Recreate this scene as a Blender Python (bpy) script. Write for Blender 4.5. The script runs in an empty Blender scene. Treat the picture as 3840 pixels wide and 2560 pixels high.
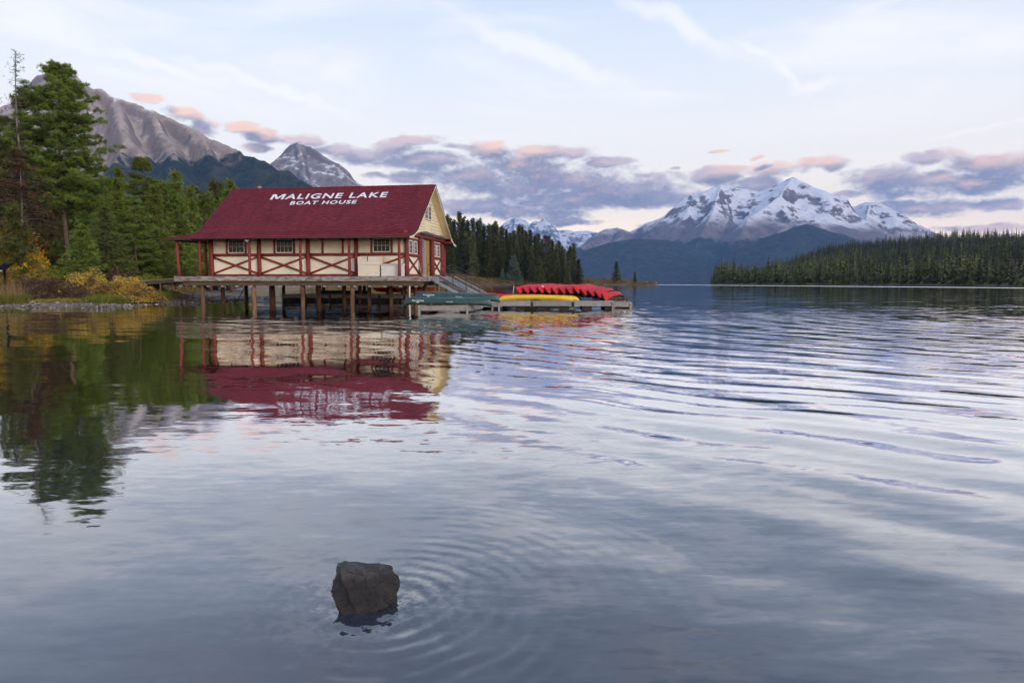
import bpy, bmesh, math, random
import numpy as np
from mathutils import Vector, Matrix
from mathutils.bvhtree import BVHTree

# ------------------------------------------------------------------ camera
S = bpy.context.scene
C = S.collection
FPX, HY, EYE = 2560.0, 1054.0, 1.8          # focal length in photo pixels, horizon row, eye height (m)
PITCH = math.atan((1280 - HY) / FPX)
cam = bpy.data.objects.new('camera', bpy.data.cameras.new('camera'))
C.objects.link(cam)
cam.location = (0, 0, EYE)
cam.rotation_euler = (math.pi / 2 - PITCH, 0, 0)
cam.data.sensor_width = 36
cam.data.lens = 24
cam.data.clip_start = 0.05
cam.data.clip_end = 90000
S.camera = cam
S.view_settings.view_transform = 'Standard'
S.view_settings.look = 'None'
S.view_settings.gamma = 1
S.view_settings.exposure = 0.36
S.render.engine = 'CYCLES'
S.cycles.max_bounces = 7
S.cycles.diffuse_bounces = 3
S.cycles.glossy_bounces = 3
S.cycles.transmission_bounces = 4
S.cycles.volume_bounces = 0
S.cycles.transparent_max_bounces = 6
S.cycles.caustics_reflective = False
S.cycles.caustics_refractive = False
S.cycles.sample_clamp_indirect = 4
S.cycles.use_denoising = True
S.cycles.use_adaptive_sampling = True
S.cycles.adaptive_threshold = .03

def ray(x, y):
    c = (x - 1920, 1280 - y, FPX)
    return np.array([c[0], c[2] * math.cos(PITCH) + c[1] * math.sin(PITCH), -c[2] * math.sin(PITCH) + c[1] * math.cos(PITCH)])
def atY(x, y, Y):
    r = ray(x, y); return r * (Y / r[1]) + np.array([0, 0, EYE])
def atZ(x, y, Z):
    r = ray(x, y); return r * ((Z - EYE) / r[2]) + np.array([0, 0, EYE])
def azel(x, y):
    r = ray(x, y); return math.degrees(math.atan2(r[0], r[1])), math.degrees(math.atan2(r[2], math.hypot(r[0], r[1])))

# ------------------------------------------------------------------ sky
SUN_AZ, SUN_EL = math.radians(138), math.radians(17)
W = bpy.data.worlds.new('World'); S.world = W; W.use_nodes = True
NT = W.node_tree; NT.nodes.clear()

class NB:
    """small helper to write node trees"""
    def __init__(s, nt): s.nt = nt
    def n(s, t, **k):
        x = s.nt.nodes.new(t)
        for a, b in k.items(): setattr(x, a, b)
        return x
    def put(s, sock, v):
        if isinstance(v, bpy.types.NodeSocket): s.nt.links.new(v, sock)
        elif v is not None:
            try: sock.default_value = v
            except Exception: sock.default_value = tuple(v) + (1,)
    def m(s, op, a, b=None, c=None, clamp=False):
        x = s.n('ShaderNodeMath', operation=op, use_clamp=clamp)
        for i, v in enumerate((a, b, c)):
            if v is not None: s.put(x.inputs[i], v)
        return x.outputs[0]
    def v(s, op, a, b=None, out=0, scale=None):
        x = s.n('ShaderNodeVectorMath', operation=op)
        s.put(x.inputs[0], a)
        if b is not None: s.put(x.inputs[1], b)
        if scale is not None: s.put(x.inputs['Scale'], scale)
        return x.outputs[out]
    def xyz(s, v):
        x = s.n('ShaderNodeSeparateXYZ'); s.put(x.inputs[0], v); return x.outputs
    def comb(s, a, b, c):
        x = s.n('ShaderNodeCombineXYZ')
        for i, q in enumerate((a, b, c)): s.put(x.inputs[i], q)
        return x.outputs[0]
    def noise(s, vec, scale, detail=4, rough=.55, dist=0, col=False, dims='3D'):
        x = s.n('ShaderNodeTexNoise', noise_dimensions=dims)
        s.put(x.inputs['Vector'], vec)
        s.put(x.inputs['Scale'], scale); s.put(x.inputs['Detail'], detail); s.put(x.inputs['Roughness'], rough); s.put(x.inputs['Distortion'], dist)
        return x.outputs['Color' if col else 'Fac']
    def mix(s, f, a, b, blend='MIX'):
        x = s.n('ShaderNodeMix', data_type='RGBA', blend_type=blend)
        s.put(x.inputs[0], f); s.put(x.inputs[6], a if isinstance(a, bpy.types.NodeSocket) else tuple(a) + (1,)); s.put(x.inputs[7], b if isinstance(b, bpy.types.NodeSocket) else tuple(b) + (1,))
        return x.outputs[2]
    def ss(s, x, lo, hi):
        n = s.n('ShaderNodeMapRange', interpolation_type='SMOOTHSTEP')
        s.put(n.inputs[0], x); s.put(n.inputs[1], lo); s.put(n.inputs[2], hi); s.put(n.inputs[3], 0.0); s.put(n.inputs[4], 1.0)
        return n.outputs[0]
    def ramp(s, f, stops):
        n = s.n('ShaderNodeValToRGB'); s.put(n.inputs[0], f)
        e = n.color_ramp.elements
        while len(e) < len(stops): e.new(.5)
        for q, (p, c) in zip(e, stops): q.position = p; q.color = tuple(c) + (1,)
        return n.outputs[0]

# cumulus banks near the horizon: (centre x, y, half width, half height) in the 2352-wide view of the photo
CLOUDS = [(340,226,32,9),(425,262,36,14),(468,294,30,14),(555,296,34,11),(602,314,36,13),(588,342,34,9),(700,322,34,10),
 (770,346,44,11),(830,358,52,16),(905,345,46,20),(945,321,56,9),(965,372,92,20),(1055,336,34,7),(1115,346,50,18),
 (1265,352,78,15),(1395,370,46,11),(1210,385,86,26),(1090,408,110,24),(1240,424,190,36),(1390,440,170,30),(1500,456,110,18),(1330,462,220,16),
 (930,408,44,10),(860,405,26,6),(1110,470,92,17),(1230,488,104,16),(1310,508,60,8),(1470,470,30,5),
 (1645,402,44,18),(1690,388,50,9),(1765,392,62,13),(1735,424,62,14),(1690,436,40,10),(1885,372,40,14),(1915,386,26,10),
 (2030,418,80,26),(2110,425,110,24),(2155,362,60,16),(2235,378,66,18),(2320,392,70,34),(2250,420,90,20),
 (2125,477,104,15),(2065,470,40,10),(2290,470,46,13),(2270,523,90,8),(2190,520,60,7),(1655,351,15,3),(1545,389,13,3),(1745,362,16,4),(1500,520,22,4),(1945,446,40,9)]
WISPS = [(1730,118,60,14,-32),(1790,160,75,15,-38),(1868,187,52,11,8),(1560,60,150,22,-28),(620,205,190,14,-14),(380,150,150,14,-10),(2250,300,110,6,8),(1230,120,220,26,-20),(90,70,150,30,-6)]

SKY = [(0, (2.05, 1.32, .76)), (.03, (1.95, 1.42, .90)), (.065, (1.50, 1.28, .98)), (.11, (1.15, 1.08, .98)), (.17, (.92, .95, .97)), (.25, (.67, .77, .95)), (.36, (.51, .62, .86)), (.55, (.42, .53, .74)), (1, (.36, .46, .66))]
def blobs(nb, P, items, k):
    acc = None
    for it in items:
        cx, cy, hw, hh = [q * 1.6327 for q in it[:4]]
        a, e = azel(cx, cy); a2, _ = azel(cx + hw, cy); _, e2 = azel(cx, cy - hh)
        ra, re = max(.2, abs(a2 - a)) * k, max(.1, abs(e2 - e)) * k
        d = nb.v('SUBTRACT', P, (a, e, 0))
        if len(it) > 4:
            r = nb.n('ShaderNodeVectorRotate', rotation_type='Z_AXIS'); nb.put(r.inputs['Vector'], d); r.inputs['Angle'].default_value = -math.radians(it[4]); d = r.outputs[0]
        d = nb.v('MULTIPLY', d, (1 / ra, 1 / re, 0))
        q = nb.m('SUBTRACT', 1.0, nb.v('DOT_PRODUCT', d, d, out=1))
        acc = q if acc is None else nb.m('SMOOTH_MAX', acc, q, .35)
    return acc

def cloud_group(name, items, round_horizon=False):
    G = bpy.data.node_groups.new(name, 'ShaderNodeTree')
    G.interface.new_socket('P', in_out='INPUT', socket_type='NodeSocketVector')
    G.interface.new_socket('D', in_out='OUTPUT', socket_type='NodeSocketFloat')
    g = NB(G); gi = g.n('NodeGroupInput'); go = g.n('NodeGroupOutput')
    Pq = gi.outputs[0]
    if items:
        wv = g.noise(g.v('MULTIPLY', Pq, (.35, .7, 1)), 1.0, 2, .5, col=True)
        Pw = g.v('ADD', Pq, g.v('MULTIPLY', g.v('SUBTRACT', wv, (.5, .5, .5)), (2.6, 1.0, 0)))
        fld = blobs(g, Pw, items, 1.5)
    else:                                                             # the bank of cloud goes on round the horizon
        xs = g.xyz(Pq)
        band = g.m('MULTIPLY', g.ss(xs[1], 2.0, 5.0), g.m('SUBTRACT', 1.0, g.ss(xs[1], 8.0, 13.0)))
        cov = g.noise(g.v('MULTIPLY', Pq, (.06, .22, 1)), 1.0, 2, .5)
        fld = g.m('SUBTRACT', g.m('MULTIPLY', band, g.m('MULTIPLY_ADD', cov, 5.0, -1.6)), .8)
    fld = g.m('MAXIMUM', fld, -2.0)
    nz = g.noise(g.v('MULTIPLY', Pq, (.34, .66, 1)), 1.0, 7, .62)
    nz2 = g.noise(g.v('MULTIPLY', Pq, (1.15, 1.8, 1)), 1.0, 5, .6)
    nz3 = g.noise(g.v('MULTIPLY', Pq, (3.2, 4.6, 1)), 1.0, 4, .6)
    den = g.m('ADD', g.m('ADD', g.m('MULTIPLY', fld, .95), g.m('MULTIPLY_ADD', nz, 2.3, -1.08)), g.m('ADD', g.m('MULTIPLY_ADD', nz2, 1.0, -.46), g.m('MULTIPLY_ADD', nz3, .30, -.15)))
    g.nt.links.new(den, go.inputs[0])
    return G

b = NB(NT)
tc = b.n('ShaderNodeTexCoord'); dr = b.v('NORMALIZE', tc.outputs['Generated'])
dx = b.xyz(dr)
el = b.m('MULTIPLY', b.m('ARCSINE', dx[2]), 57.29578)
el = b.m('ABSOLUTE', el)
az = b.m('MULTIPLY', b.m('ARCTAN2', dx[0], dx[1]), 57.29578)
P = b.comb(az, el, 0.0)
sky = b.n('ShaderNodeTexSky', sky_type='NISHITA'); sky.sun_disc = False
sky.sun_elevation = SUN_EL; sky.sun_rotation = SUN_AZ; sky.altitude = 1600; sky.dust_density = 1.5
nish = b.v('MULTIPLY', sky.outputs[0], (.10, .10, .10))
grad = b.ramp(b.m('DIVIDE', el, 90.0), SKY)
base = b.mix(.86, nish, grad)
# thin high cloud
cir = b.noise(b.v('MULTIPLY', P, (.05, .19, 1)), 1.0, 4, .55, dist=.6)
cirf = b.m('MULTIPLY', b.ss(cir, .44, .74), b.m('MULTIPLY', b.ss(el, 6, 14), .34))
ws = blobs(b, b.v('ADD', P, b.v('MULTIPLY', b.v('SUBTRACT', b.noise(P, .35, 3, .55, col=True), (.5, .5, .5)), (3.5, 2.2, 0))), WISPS, 1.5)
wf = b.m('MULTIPLY', b.ss(ws, -.1, 1.4), .40)
veil = b.m('MAXIMUM', cirf, wf)
base = b.mix(veil, base, (1.22, 1.10, 1.02))
def background(colr):
    bg = b.n('ShaderNodeBackground')
    b.put(bg.inputs[0], b.v('SCALE', colr, scale=10.0)); bg.inputs[1].default_value = .1
    return bg.outputs[0]
def clouded(G):
    def cloud(p):
        n = b.n('ShaderNodeGroup'); n.node_tree = G; b.put(n.inputs[0], p); return n.outputs[0]
    d0 = cloud(P)
    d1 = cloud(b.v('ADD', P, (-.45, .75, 0)))
    alpha = b.ss(d0, -.05, .95)
    lit = b.m('MULTIPLY', b.m('SUBTRACT', d0, d1), .74, clamp=True)
    warm = b.ss(b.noise(b.v('MULTIPLY', P, (.10, .16, 1)), 1.0, 2, .5), .40, .60)
    pink = b.mix(warm, (.66, .55, .58), (1.04, .70, .55))
    body = b.mix(b.ss(d0, .2, 1.6), (.42, .41, .48), (.245, .243, .315))
    return background(b.mix(alpha, base, b.mix(lit, body, pink)))
def pick(f, s0, s1):
    mx = b.n('ShaderNodeMixShader'); b.put(mx.inputs[0], f); NT.links.new(s0, mx.inputs[1]); NT.links.new(s1, mx.inputs[2]); return mx.outputs[0]
cuts = [-40.0, -17.5, -2.0, 9.0, 40.0]
def sector(a0, a1):
    out = []
    for it in CLOUDS:
        c_ = azel(it[0] * 1.6327, it[1] * 1.6327)[0]; w_ = abs(azel((it[0] + it[2]) * 1.6327, it[1] * 1.6327)[0] - c_) * 1.5 + 2.4
        if c_ + w_ > a0 and c_ - w_ < a1: out.append(it)
    return out
sh = clouded(cloud_group('cloud_round', None))
secs = [clouded(cloud_group('cloud_sector', sector(a0, a1))) for a0, a1 in zip(cuts[:-1], cuts[1:])]
sh_r = sh
cur = sh
for k in range(len(secs) - 1, -1, -1):
    nxt = cur if k == len(secs) - 1 else cur
    cur = pick(b.m('GREATER_THAN', az, cuts[k + 1]), secs[k], nxt)
cur = pick(b.m('GREATER_THAN', az, cuts[0]), sh_r, cur)
inband = b.m('MULTIPLY', b.m('GREATER_THAN', el, 1.2), b.m('LESS_THAN', el, 14.0))
cur = pick(inband, background(base), cur)
wo = b.n('ShaderNodeOutputWorld'); NT.links.new(cur, wo.inputs[0])
W.cycles.sampling_method = 'MANUAL'; W.cycles.sample_map_resolution = 512

sl = bpy.data.lights.new('sun', 'SUN'); sl.energy = 1.5; sl.angle = math.radians(22); sl.color = (1, .82, .69)
sun = bpy.data.objects.new('sun', sl); C.objects.link(sun)
sdir = Vector((math.sin(SUN_AZ) * math.cos(SUN_EL), math.cos(SUN_AZ) * math.cos(SUN_EL), math.sin(SUN_EL)))
sun.rotation_euler = (-sdir).to_track_quat('-Z', 'Y').to_euler()

# ------------------------------------------------------------------ helpers
def tag(o, label=None, cat=None, group=None, kind=None):
    for k, v in (('label', label), ('category', cat), ('group', group), ('kind', kind)):
        if v: o[k] = v
    return o
def empty(name, loc=(0, 0, 0), rz=0, label=None, cat=None, group=None):
    o = bpy.data.objects.new(name, None); C.objects.link(o)
    o.location = loc; o.rotation_euler = (0, 0, rz); o.empty_display_size = .2
    return tag(o, label, cat, group)
def link(name, me, parent=None):
    o = bpy.data.objects.new(name, me); C.objects.link(o)
    if parent: o.parent = parent
    return o
def copy_tree(o, parent=None):
    c = o.copy(); C.objects.link(c); c.parent = parent
    for ch in o.children: copy_tree(ch, c)
    return c

def fast_mesh(name, V, F, mat, tint=None, smooth=False):
    """V (n,3), F (m,3 or 4) numpy arrays"""
    V = np.asarray(V, np.float32); F = np.asarray(F, np.int32); k = F.shape[1]
    me = bpy.data.meshes.new(name)
    me.vertices.add(len(V)); me.vertices.foreach_set('co', V.ravel())
    me.loops.add(F.size); me.loops.foreach_set('vertex_index', F.ravel())
    me.polygons.add(len(F)); me.polygons.foreach_set('loop_start', np.arange(0, F.size, k, dtype=np.int32))
    if tint is not None:
        at = me.attributes.new('tint', 'FLOAT', 'POINT'); at.data.foreach_set('value', np.asarray(tint, np.float32))
    if smooth: me.polygons.foreach_set('use_smooth', np.ones(len(F), bool))
    me.update(calc_edges=True); me.validate()
    if mat: me.materials.append(mat)
    return me

class MB:
    def __init__(s): s.V = []; s.F = []
    def add(s, vs, fs):
        o = len(s.V); s.V += [tuple(v) for v in vs]; s.F += [tuple(i + o for i in f) for f in fs]; return s
    def bx(s, x0, x1, y0, y1, z0, z1):
        if x0 > x1: x0, x1 = x1, x0
        if y0 > y1: y0, y1 = y1, y0
        if z0 > z1: z0, z1 = z1, z0
        return s.add([(x0,y0,z0),(x1,y0,z0),(x1,y1,z0),(x0,y1,z0),(x0,y0,z1),(x1,y0,z1),(x1,y1,z1),(x0,y1,z1)],
              [(0,3,2,1),(4,5,6,7),(0,1,5,4),(1,2,6,5),(2,3,7,6),(3,0,4,7)])
    def beam(s, p, q, w, h, up=(0, 0, 1)):
        p = Vector(p); q = Vector(q); d = (q - p).normalized(); u = Vector(up)
        sd = d.cross(u).normalized() if abs(d.dot(u)) < .999 else Vector((1, 0, 0)); u = sd.cross(d)
        sd = sd * w / 2; u = u * h / 2
        vs = [e + a * sd + c * u for e in (p, q) for a, c in ((-1, -1), (1, -1), (1, 1), (-1, 1))]
        return s.add(vs, [(0,3,2,1),(4,5,6,7),(0,1,5,4),(1,2,6,5),(2,3,7,6),(3,0,4,7)][:0] + [(3,2,1,0),(4,5,6,7),(0,1,5,4),(1,2,6,5),(2,3,7,6),(3,0,4,7)])
    def tube(s, pts, rad, n=8, wob=0, seed=0):
        rg = random.Random(seed); pts = [Vector(p) for p in pts]; k = len(pts)
        if not isinstance(rad, (list, tuple)): rad = [rad] * k
        vs = []
        for i, p in enumerate(pts):
            d = (pts[min(i + 1, k - 1)] - pts[max(i - 1, 0)]).normalized()
            a = d.cross(Vector((0, 0, 1)) if abs(d.z) < .9 else Vector((1, 0, 0))).normalized(); c = d.cross(a)
            for j in range(n):
                t = 2 * math.pi * j / n; r = rad[i] * (1 + wob * rg.uniform(-1, 1))
                vs.append(p + (a * math.cos(t) + c * math.sin(t)) * r)
        fs = [(i * n + j, i * n + (j + 1) % n, (i + 1) * n + (j + 1) % n, (i + 1) * n + j) for i in range(k - 1) for j in range(n)]
        fs += [tuple(range(n))[::-1], tuple((k - 1) * n + j for j in range(n))]
        return s.add(vs, fs)
    def log(s, p, q, r0, r1=None, n=10, seed=0, seg=5):
        r1 = r0 if r1 is None else r1; p = Vector(p); q = Vector(q); rg = random.Random(seed)
        pts = [p.lerp(q, i / seg) + Vector([rg.uniform(-1, 1) * r0 * .05 for _ in range(3)]) * (0 < i < seg) for i in range(seg + 1)]
        return s.tube(pts, [r0 + (r1 - r0) * i / seg for i in range(seg + 1)], n, .04, seed)
    def mesh(s, name, mat=None, smooth=False):
        me = bpy.data.meshes.new(name); me.from_pydata(s.V, [], s.F)
        if smooth: me.polygons.foreach_set('use_smooth', np.ones(len(me.polygons), bool))
        me.update()
        if mat: me.materials.append(mat)
        return me
    def build(s, name, mat, parent=None, smooth=False):
        return link(name, s.mesh(name, mat, smooth), parent)

# numpy noise
def _h(ix, iy, sd): 
    v = np.sin(ix * 127.1 + iy * 311.7 + sd * 74.7) * 43758.5453
    return v - np.floor(v)
def vnoise(x, y, sd=0):
    ix = np.floor(x); iy = np.floor(y); fx = x - ix; fy = y - iy
    fx = fx * fx * (3 - 2 * fx); fy = fy * fy * (3 - 2 * fy)
    a = _h(ix, iy, sd); b_ = _h(ix + 1, iy, sd); c_ = _h(ix, iy + 1, sd); d_ = _h(ix + 1, iy + 1, sd)
    return (a + (b_ - a) * fx) * (1 - fy) + (c_ + (d_ - c_) * fx) * fy
def fbm(x, y, o=5, sd=0, gain=.5):
    t = 0; a = 1; n = 0
    for i in range(o):
        t = t + a * vnoise(x * 2 ** i, y * 2 ** i, sd + i); n += a; a *= gain
    return t / n
def ridged(x, y, o=5, sd=0, gain=.55):
    t = 0; a = 1; n = 0
    for i in range(o):
        t = t + a * (1 - np.abs(2 * vnoise(x * 2 ** i + 7.3 * i, y * 2 ** i, sd + i) - 1)) ** 2; n += a; a *= gain
    return t / n

# ------------------------------------------------------------------ materials
def pmat(name, col, col2=None, scale=8, rough=.75, bump=0, bscale=None, stretch=(1, 1, 1), spec=.3, lo=.35, hi=.68, metallic=0, rnd=0, detail=6, coord='Object', coat=0):
    m = bpy.data.materials.new(name); m.use_nodes = True; nt = m.node_tree; q = NB(nt)
    p = nt.nodes['Principled BSDF']; p.inputs['Roughness'].default_value = rough; p.inputs['Specular IOR Level'].default_value = spec; p.inputs['Metallic'].default_value = metallic
    p.inputs['Coat Weight'].default_value = coat
    t = q.n('ShaderNodeTexCoord'); v = q.v('MULTIPLY', t.outputs[coord], stretch)
    if rnd:
        oi = q.n('ShaderNodeObjectInfo'); v = q.v('ADD', v, q.v('SCALE', (13.7, 7.1, 3.3), scale=oi.outputs['Random']))
    c = tuple(col) + (1,)
    if col2 is not None:
        f = q.ss(q.noise(v, scale, detail, .6), lo, hi)
        c = q.mix(f, col, col2)
        if rnd:
            hs = q.n('ShaderNodeHueSaturation'); q.put(hs.inputs['Color'], c)
            q.put(hs.inputs['Value'], q.m('MULTIPLY_ADD', oi.outputs['Random'], rnd, 1 - rnd / 2)); c = hs.outputs[0]
    q.put(p.inputs['Base Color'], c)
    if bump:
        bn = q.n('ShaderNodeBump'); bn.inputs['Strength'].default_value = bump; bn.inputs['Distance'].default_value = .02
        q.put(bn.inputs['Height'], q.noise(v, bscale or scale * 3, 6, .6)); nt.links.new(bn.outputs[0], p.inputs['Normal'])
    return m

def leafmat(name, c0, c1, c2, rnd=.35, trans=.25):
    """foliage: each tuft carries its own tint, each plant its own shade"""
    m = bpy.data.materials.new(name); m.use_nodes = True; nt = m.node_tree; nt.nodes.clear(); q = NB(nt)
    at = q.n('ShaderNodeAttribute', attribute_name='tint')
    oi = q.n('ShaderNodeObjectInfo')
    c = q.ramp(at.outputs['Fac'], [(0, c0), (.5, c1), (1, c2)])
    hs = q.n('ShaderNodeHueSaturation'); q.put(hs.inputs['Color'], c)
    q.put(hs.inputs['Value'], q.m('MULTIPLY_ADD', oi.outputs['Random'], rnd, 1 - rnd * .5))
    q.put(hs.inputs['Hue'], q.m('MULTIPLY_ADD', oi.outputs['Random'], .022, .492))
    d = q.n('ShaderNodeBsdfDiffuse'); t = q.n('ShaderNodeBsdfTranslucent'); mx = q.n('ShaderNodeMixShader')
    q.put(d.inputs[0], hs.outputs[0]); q.put(t.inputs[0], hs.outputs[0]); mx.inputs[0].default_value = trans
    nt.links.new(d.outputs[0], mx.inputs[1]); nt.links.new(t.outputs[0], mx.inputs[2])
    o = q.n('ShaderNodeOutputMaterial'); nt.links.new(mx.outputs[0], o.inputs[0])
    return m

M = {}
M['red_log'] = pmat('red_log', (.235, .046, .041), (.17, .033, .030), 3, .7, .35, 20, (1, 1, .35), rnd=.3)
M['cream'] = pmat('cream_paint', (.86, .80, .65), (.80, .73, .57), 1.6, .7, .12, 30, rnd=.08)
M['cream2'] = pmat('cream_siding', (.84, .755, .53), (.78, .685, .46), 1.5, .7, .12, 30, rnd=.08)
M['white_paint'] = pmat('white_paint', (.80, .79, .74), (.72, .70, .64), 5, .6)
M['letter'] = pmat('letter_paint', (.80, .80, .84), (.70, .70, .76), 3, .6)
M['chest_cream'] = pmat('chest_cream', (.76, .70, .56), (.62, .52, .36), 2.2, .7, .1, 25, lo=.5, hi=.85)
M['chest_grey'] = pmat('chest_grey', (.72, .71, .67), (.64, .62, .58), 2.2, .7, .1, 25)
M['red_print'] = pmat('red_print', (.5, .08, .08))
M['painted_dark'] = pmat('painted_interior_shade', (.03, .025, .022), (.05, .04, .035), 3)  # near-black colour stands in for the shade of the unlit interior
M['roof'] = pmat('red_shingle', (.205, .028, .047), (.145, .020, .033), 1.3, .85, .5, 40, (1.6, .35, .35), lo=.3, hi=.72)
M['roof_dark'] = pmat('dark_eave', (.05, .025, .022), (.08, .04, .035), 3)
M['weathered'] = pmat('weathered_board', (.38, .345, .315), (.155, .11, .088), 1.6, .85, .4, 25, (1, 3, 6), lo=.42, hi=.62, rnd=.3)
M['beam'] = pmat('brown_beam', (.125, .088, .058), (.07, .048, .032), 1.5, .85, .4, 25, (1, 3, 8), rnd=.2)
M['pile'] = pmat('pile_timber', (.24, .14, .085), (.11, .062, .038), 2.2, .85, .5, 18, (2, 2, .5), rnd=.5)
M['dock'] = pmat('grey_dock_board', (.36, .345, .33), (.25, .235, .22), 3, .85, .3, 25, (1, 4, 4), rnd=.3)
M['dock_dark'] = pmat('dock_float', (.03, .03, .032), (.055, .05, .048), 3, .7)
M['plank_door'] = pmat('plank_door', (.42, .24, .085), (.30, .16, .05), 2.5, .7, .3, 20, (3, 3, .5))
M['lattice'] = pmat('lattice_metal', (.55, .56, .58), (.42, .43, .45), 5, .45)
M['alu'] = pmat('aluminium', (.50, .54, .60), (.42, .46, .52), 6, .45, metallic=.4)
M['tread'] = pmat('ramp_tread', (.16, .165, .17), (.11, .115, .12), 6, .6, metallic=.3)
M['rail'] = pmat('rail_steel', (.10, .085, .075), (.07, .055, .05), 6, .5, metallic=.4)
M['driftwood'] = pmat('driftwood', (.42, .36, .29), (.27, .22, .18), 4, .85, .4, 20)
M['darkwood'] = pmat('dark_driftwood', (.10, .095, .09), (.17, .16, .15), 4, .85, .4, 20)
M['canoe_green'] = pmat('green_canoe_plastic', (.028, .072, .072), (.020, .052, .050), 2.5, .42, .05, 60, spec=.4)
M['canoe_red'] = pmat('red_canoe_plastic', (.52, .022, .032), (.42, .018, .026), 2.2, .58, .08, 60, spec=.22, rnd=.3)
M['kayak_yellow'] = pmat('yellow_kayak_plastic', (.78, .52, .03), (.68, .44, .025), 2.2, .38, spec=.4)
M['kayak_orange'] = pmat('orange_kayak_plastic', (.75, .18, .02), (.65, .12, .02), 2.2, .38, spec=.4)
M['black_trim'] = pmat('black_trim', (.018, .018, .02), None, rough=.5)
M['canoe_inside'] = pmat('canoe_inside', (.055, .055, .06), (.085, .085, .09), 6, .6)
M['thwart'] = pmat('ash_wood', (.55, .40, .20), (.45, .32, .16), 5, .5)
M['print_white'] = pmat('white_print', (.75, .76, .76), None)
M['bark'] = pmat('bark', (.17, .12, .085), (.09, .065, .05), 3, .9, .5, 12, (2, 2, .6), rnd=.3)
M['bark_grey'] = pmat('bark_grey', (.17, .15, .135), (.09, .08, .075), 3, .9, .5, 12, (2, 2, .6), rnd=.3)
M['pine'] = leafmat('pine_needles', (0.072, 0.101, 0.025), (0.166, 0.220, 0.050), (0.306, 0.362, 0.083))
M['pine_old'] = leafmat('dark_needles', (0.058, 0.073, 0.030), (0.125, 0.150, 0.050), (0.220, 0.242, 0.080))
M['spruce'] = leafmat('spruce_needles', (0.042, 0.052, 0.026), (0.092, 0.106, 0.046), (0.175, 0.175, 0.07), rnd=.9)
M['spruce_blue'] = leafmat('blue_spruce_needles', (0.060, 0.094, 0.072), (0.101, 0.169, 0.127), (0.169, 0.246, 0.178), rnd=.3)
M['rust'] = leafmat('rust_needles', (0.048, 0.032, 0.023), (0.100, 0.064, 0.043), (0.176, 0.111, 0.068))
M['deadtwig'] = leafmat('dead_twigs', (0.054, 0.046, 0.036), (0.096, 0.074, 0.060), (0.144, 0.108, 0.084))
M['leaf_gold'] = leafmat('gold_leaves', (0.17, 0.125, 0.075), (0.46, 0.33, 0.1), (0.86, 0.64, 0.1))
M['leaf_yellow'] = leafmat('yellow_leaves', (0.42, 0.27, 0.04), (0.78, 0.52, 0.04), (0.92, 0.66, 0.09))
M['leaf_lime'] = leafmat('lime_leaves', (.10, .12, .025), (.22, .25, .035), (.36, .34, .06))
M['leaf_olive'] = leafmat('olive_leaves', (.12, .09, .035), (.25, .19, .05), (.40, .29, .08))
M['leaf_plum'] = leafmat('plum_twigs', (0.075, 0.048, 0.04), (0.14, 0.09, 0.068), (0.24, 0.155, 0.09))
M['leaf_tan'] = leafmat('tan_brush', (0.14, 0.095, 0.04), (0.29, 0.205, 0.075), (0.46, 0.345, 0.12))
M['grass'] = leafmat('green_grass', (.08, .11, .02), (.17, .20, .04), (.32, .30, .09))
M['straw'] = leafmat('straw_grass', (.22, .15, .06), (.40, .29, .12), (.55, .42, .20))
M['skin'] = pmat('skin', (.50, .31, .23), None, rough=.6)
M['jacket_red'] = pmat('red_jacket', (.65, .04, .07), (.55, .03, .05), 6)
M['jacket_white'] = pmat('white_shirt', (.72, .72, .72), (.64, .64, .66), 6)
M['trousers'] = pmat('dark_trousers', (.035, .035, .05), None)
M['hair'] = pmat('dark_hair', (.05, .035, .025), None)
M['sign_wood'] = pmat('sign_wood', (.50, .22, .06), (.40, .17, .05), 5)
M['sign_grey'] = pmat('sign_grey', (.35, .37, .40), None)
M['sign_black'] = pmat('sign_black', (.012, .012, .013), None, rough=.95, spec=.02)
M['globe'] = pmat('white_globe', (.85, .85, .85), None, rough=.25)
M['rope'] = pmat('black_hose', (.02, .02, .02), None, rough=.5)
gm = bpy.data.materials.new('window_glass'); gm.use_nodes = True
_p = gm.node_tree.nodes['Principled BSDF']; _p.inputs['Base Color'].default_value = (.012, .013, .015, 1); _p.inputs['Roughness'].default_value = .03; _p.inputs['Transmission Weight'].default_value = .12; _p.inputs['IOR'].default_value = 1.25
M['glass'] = gm
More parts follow.
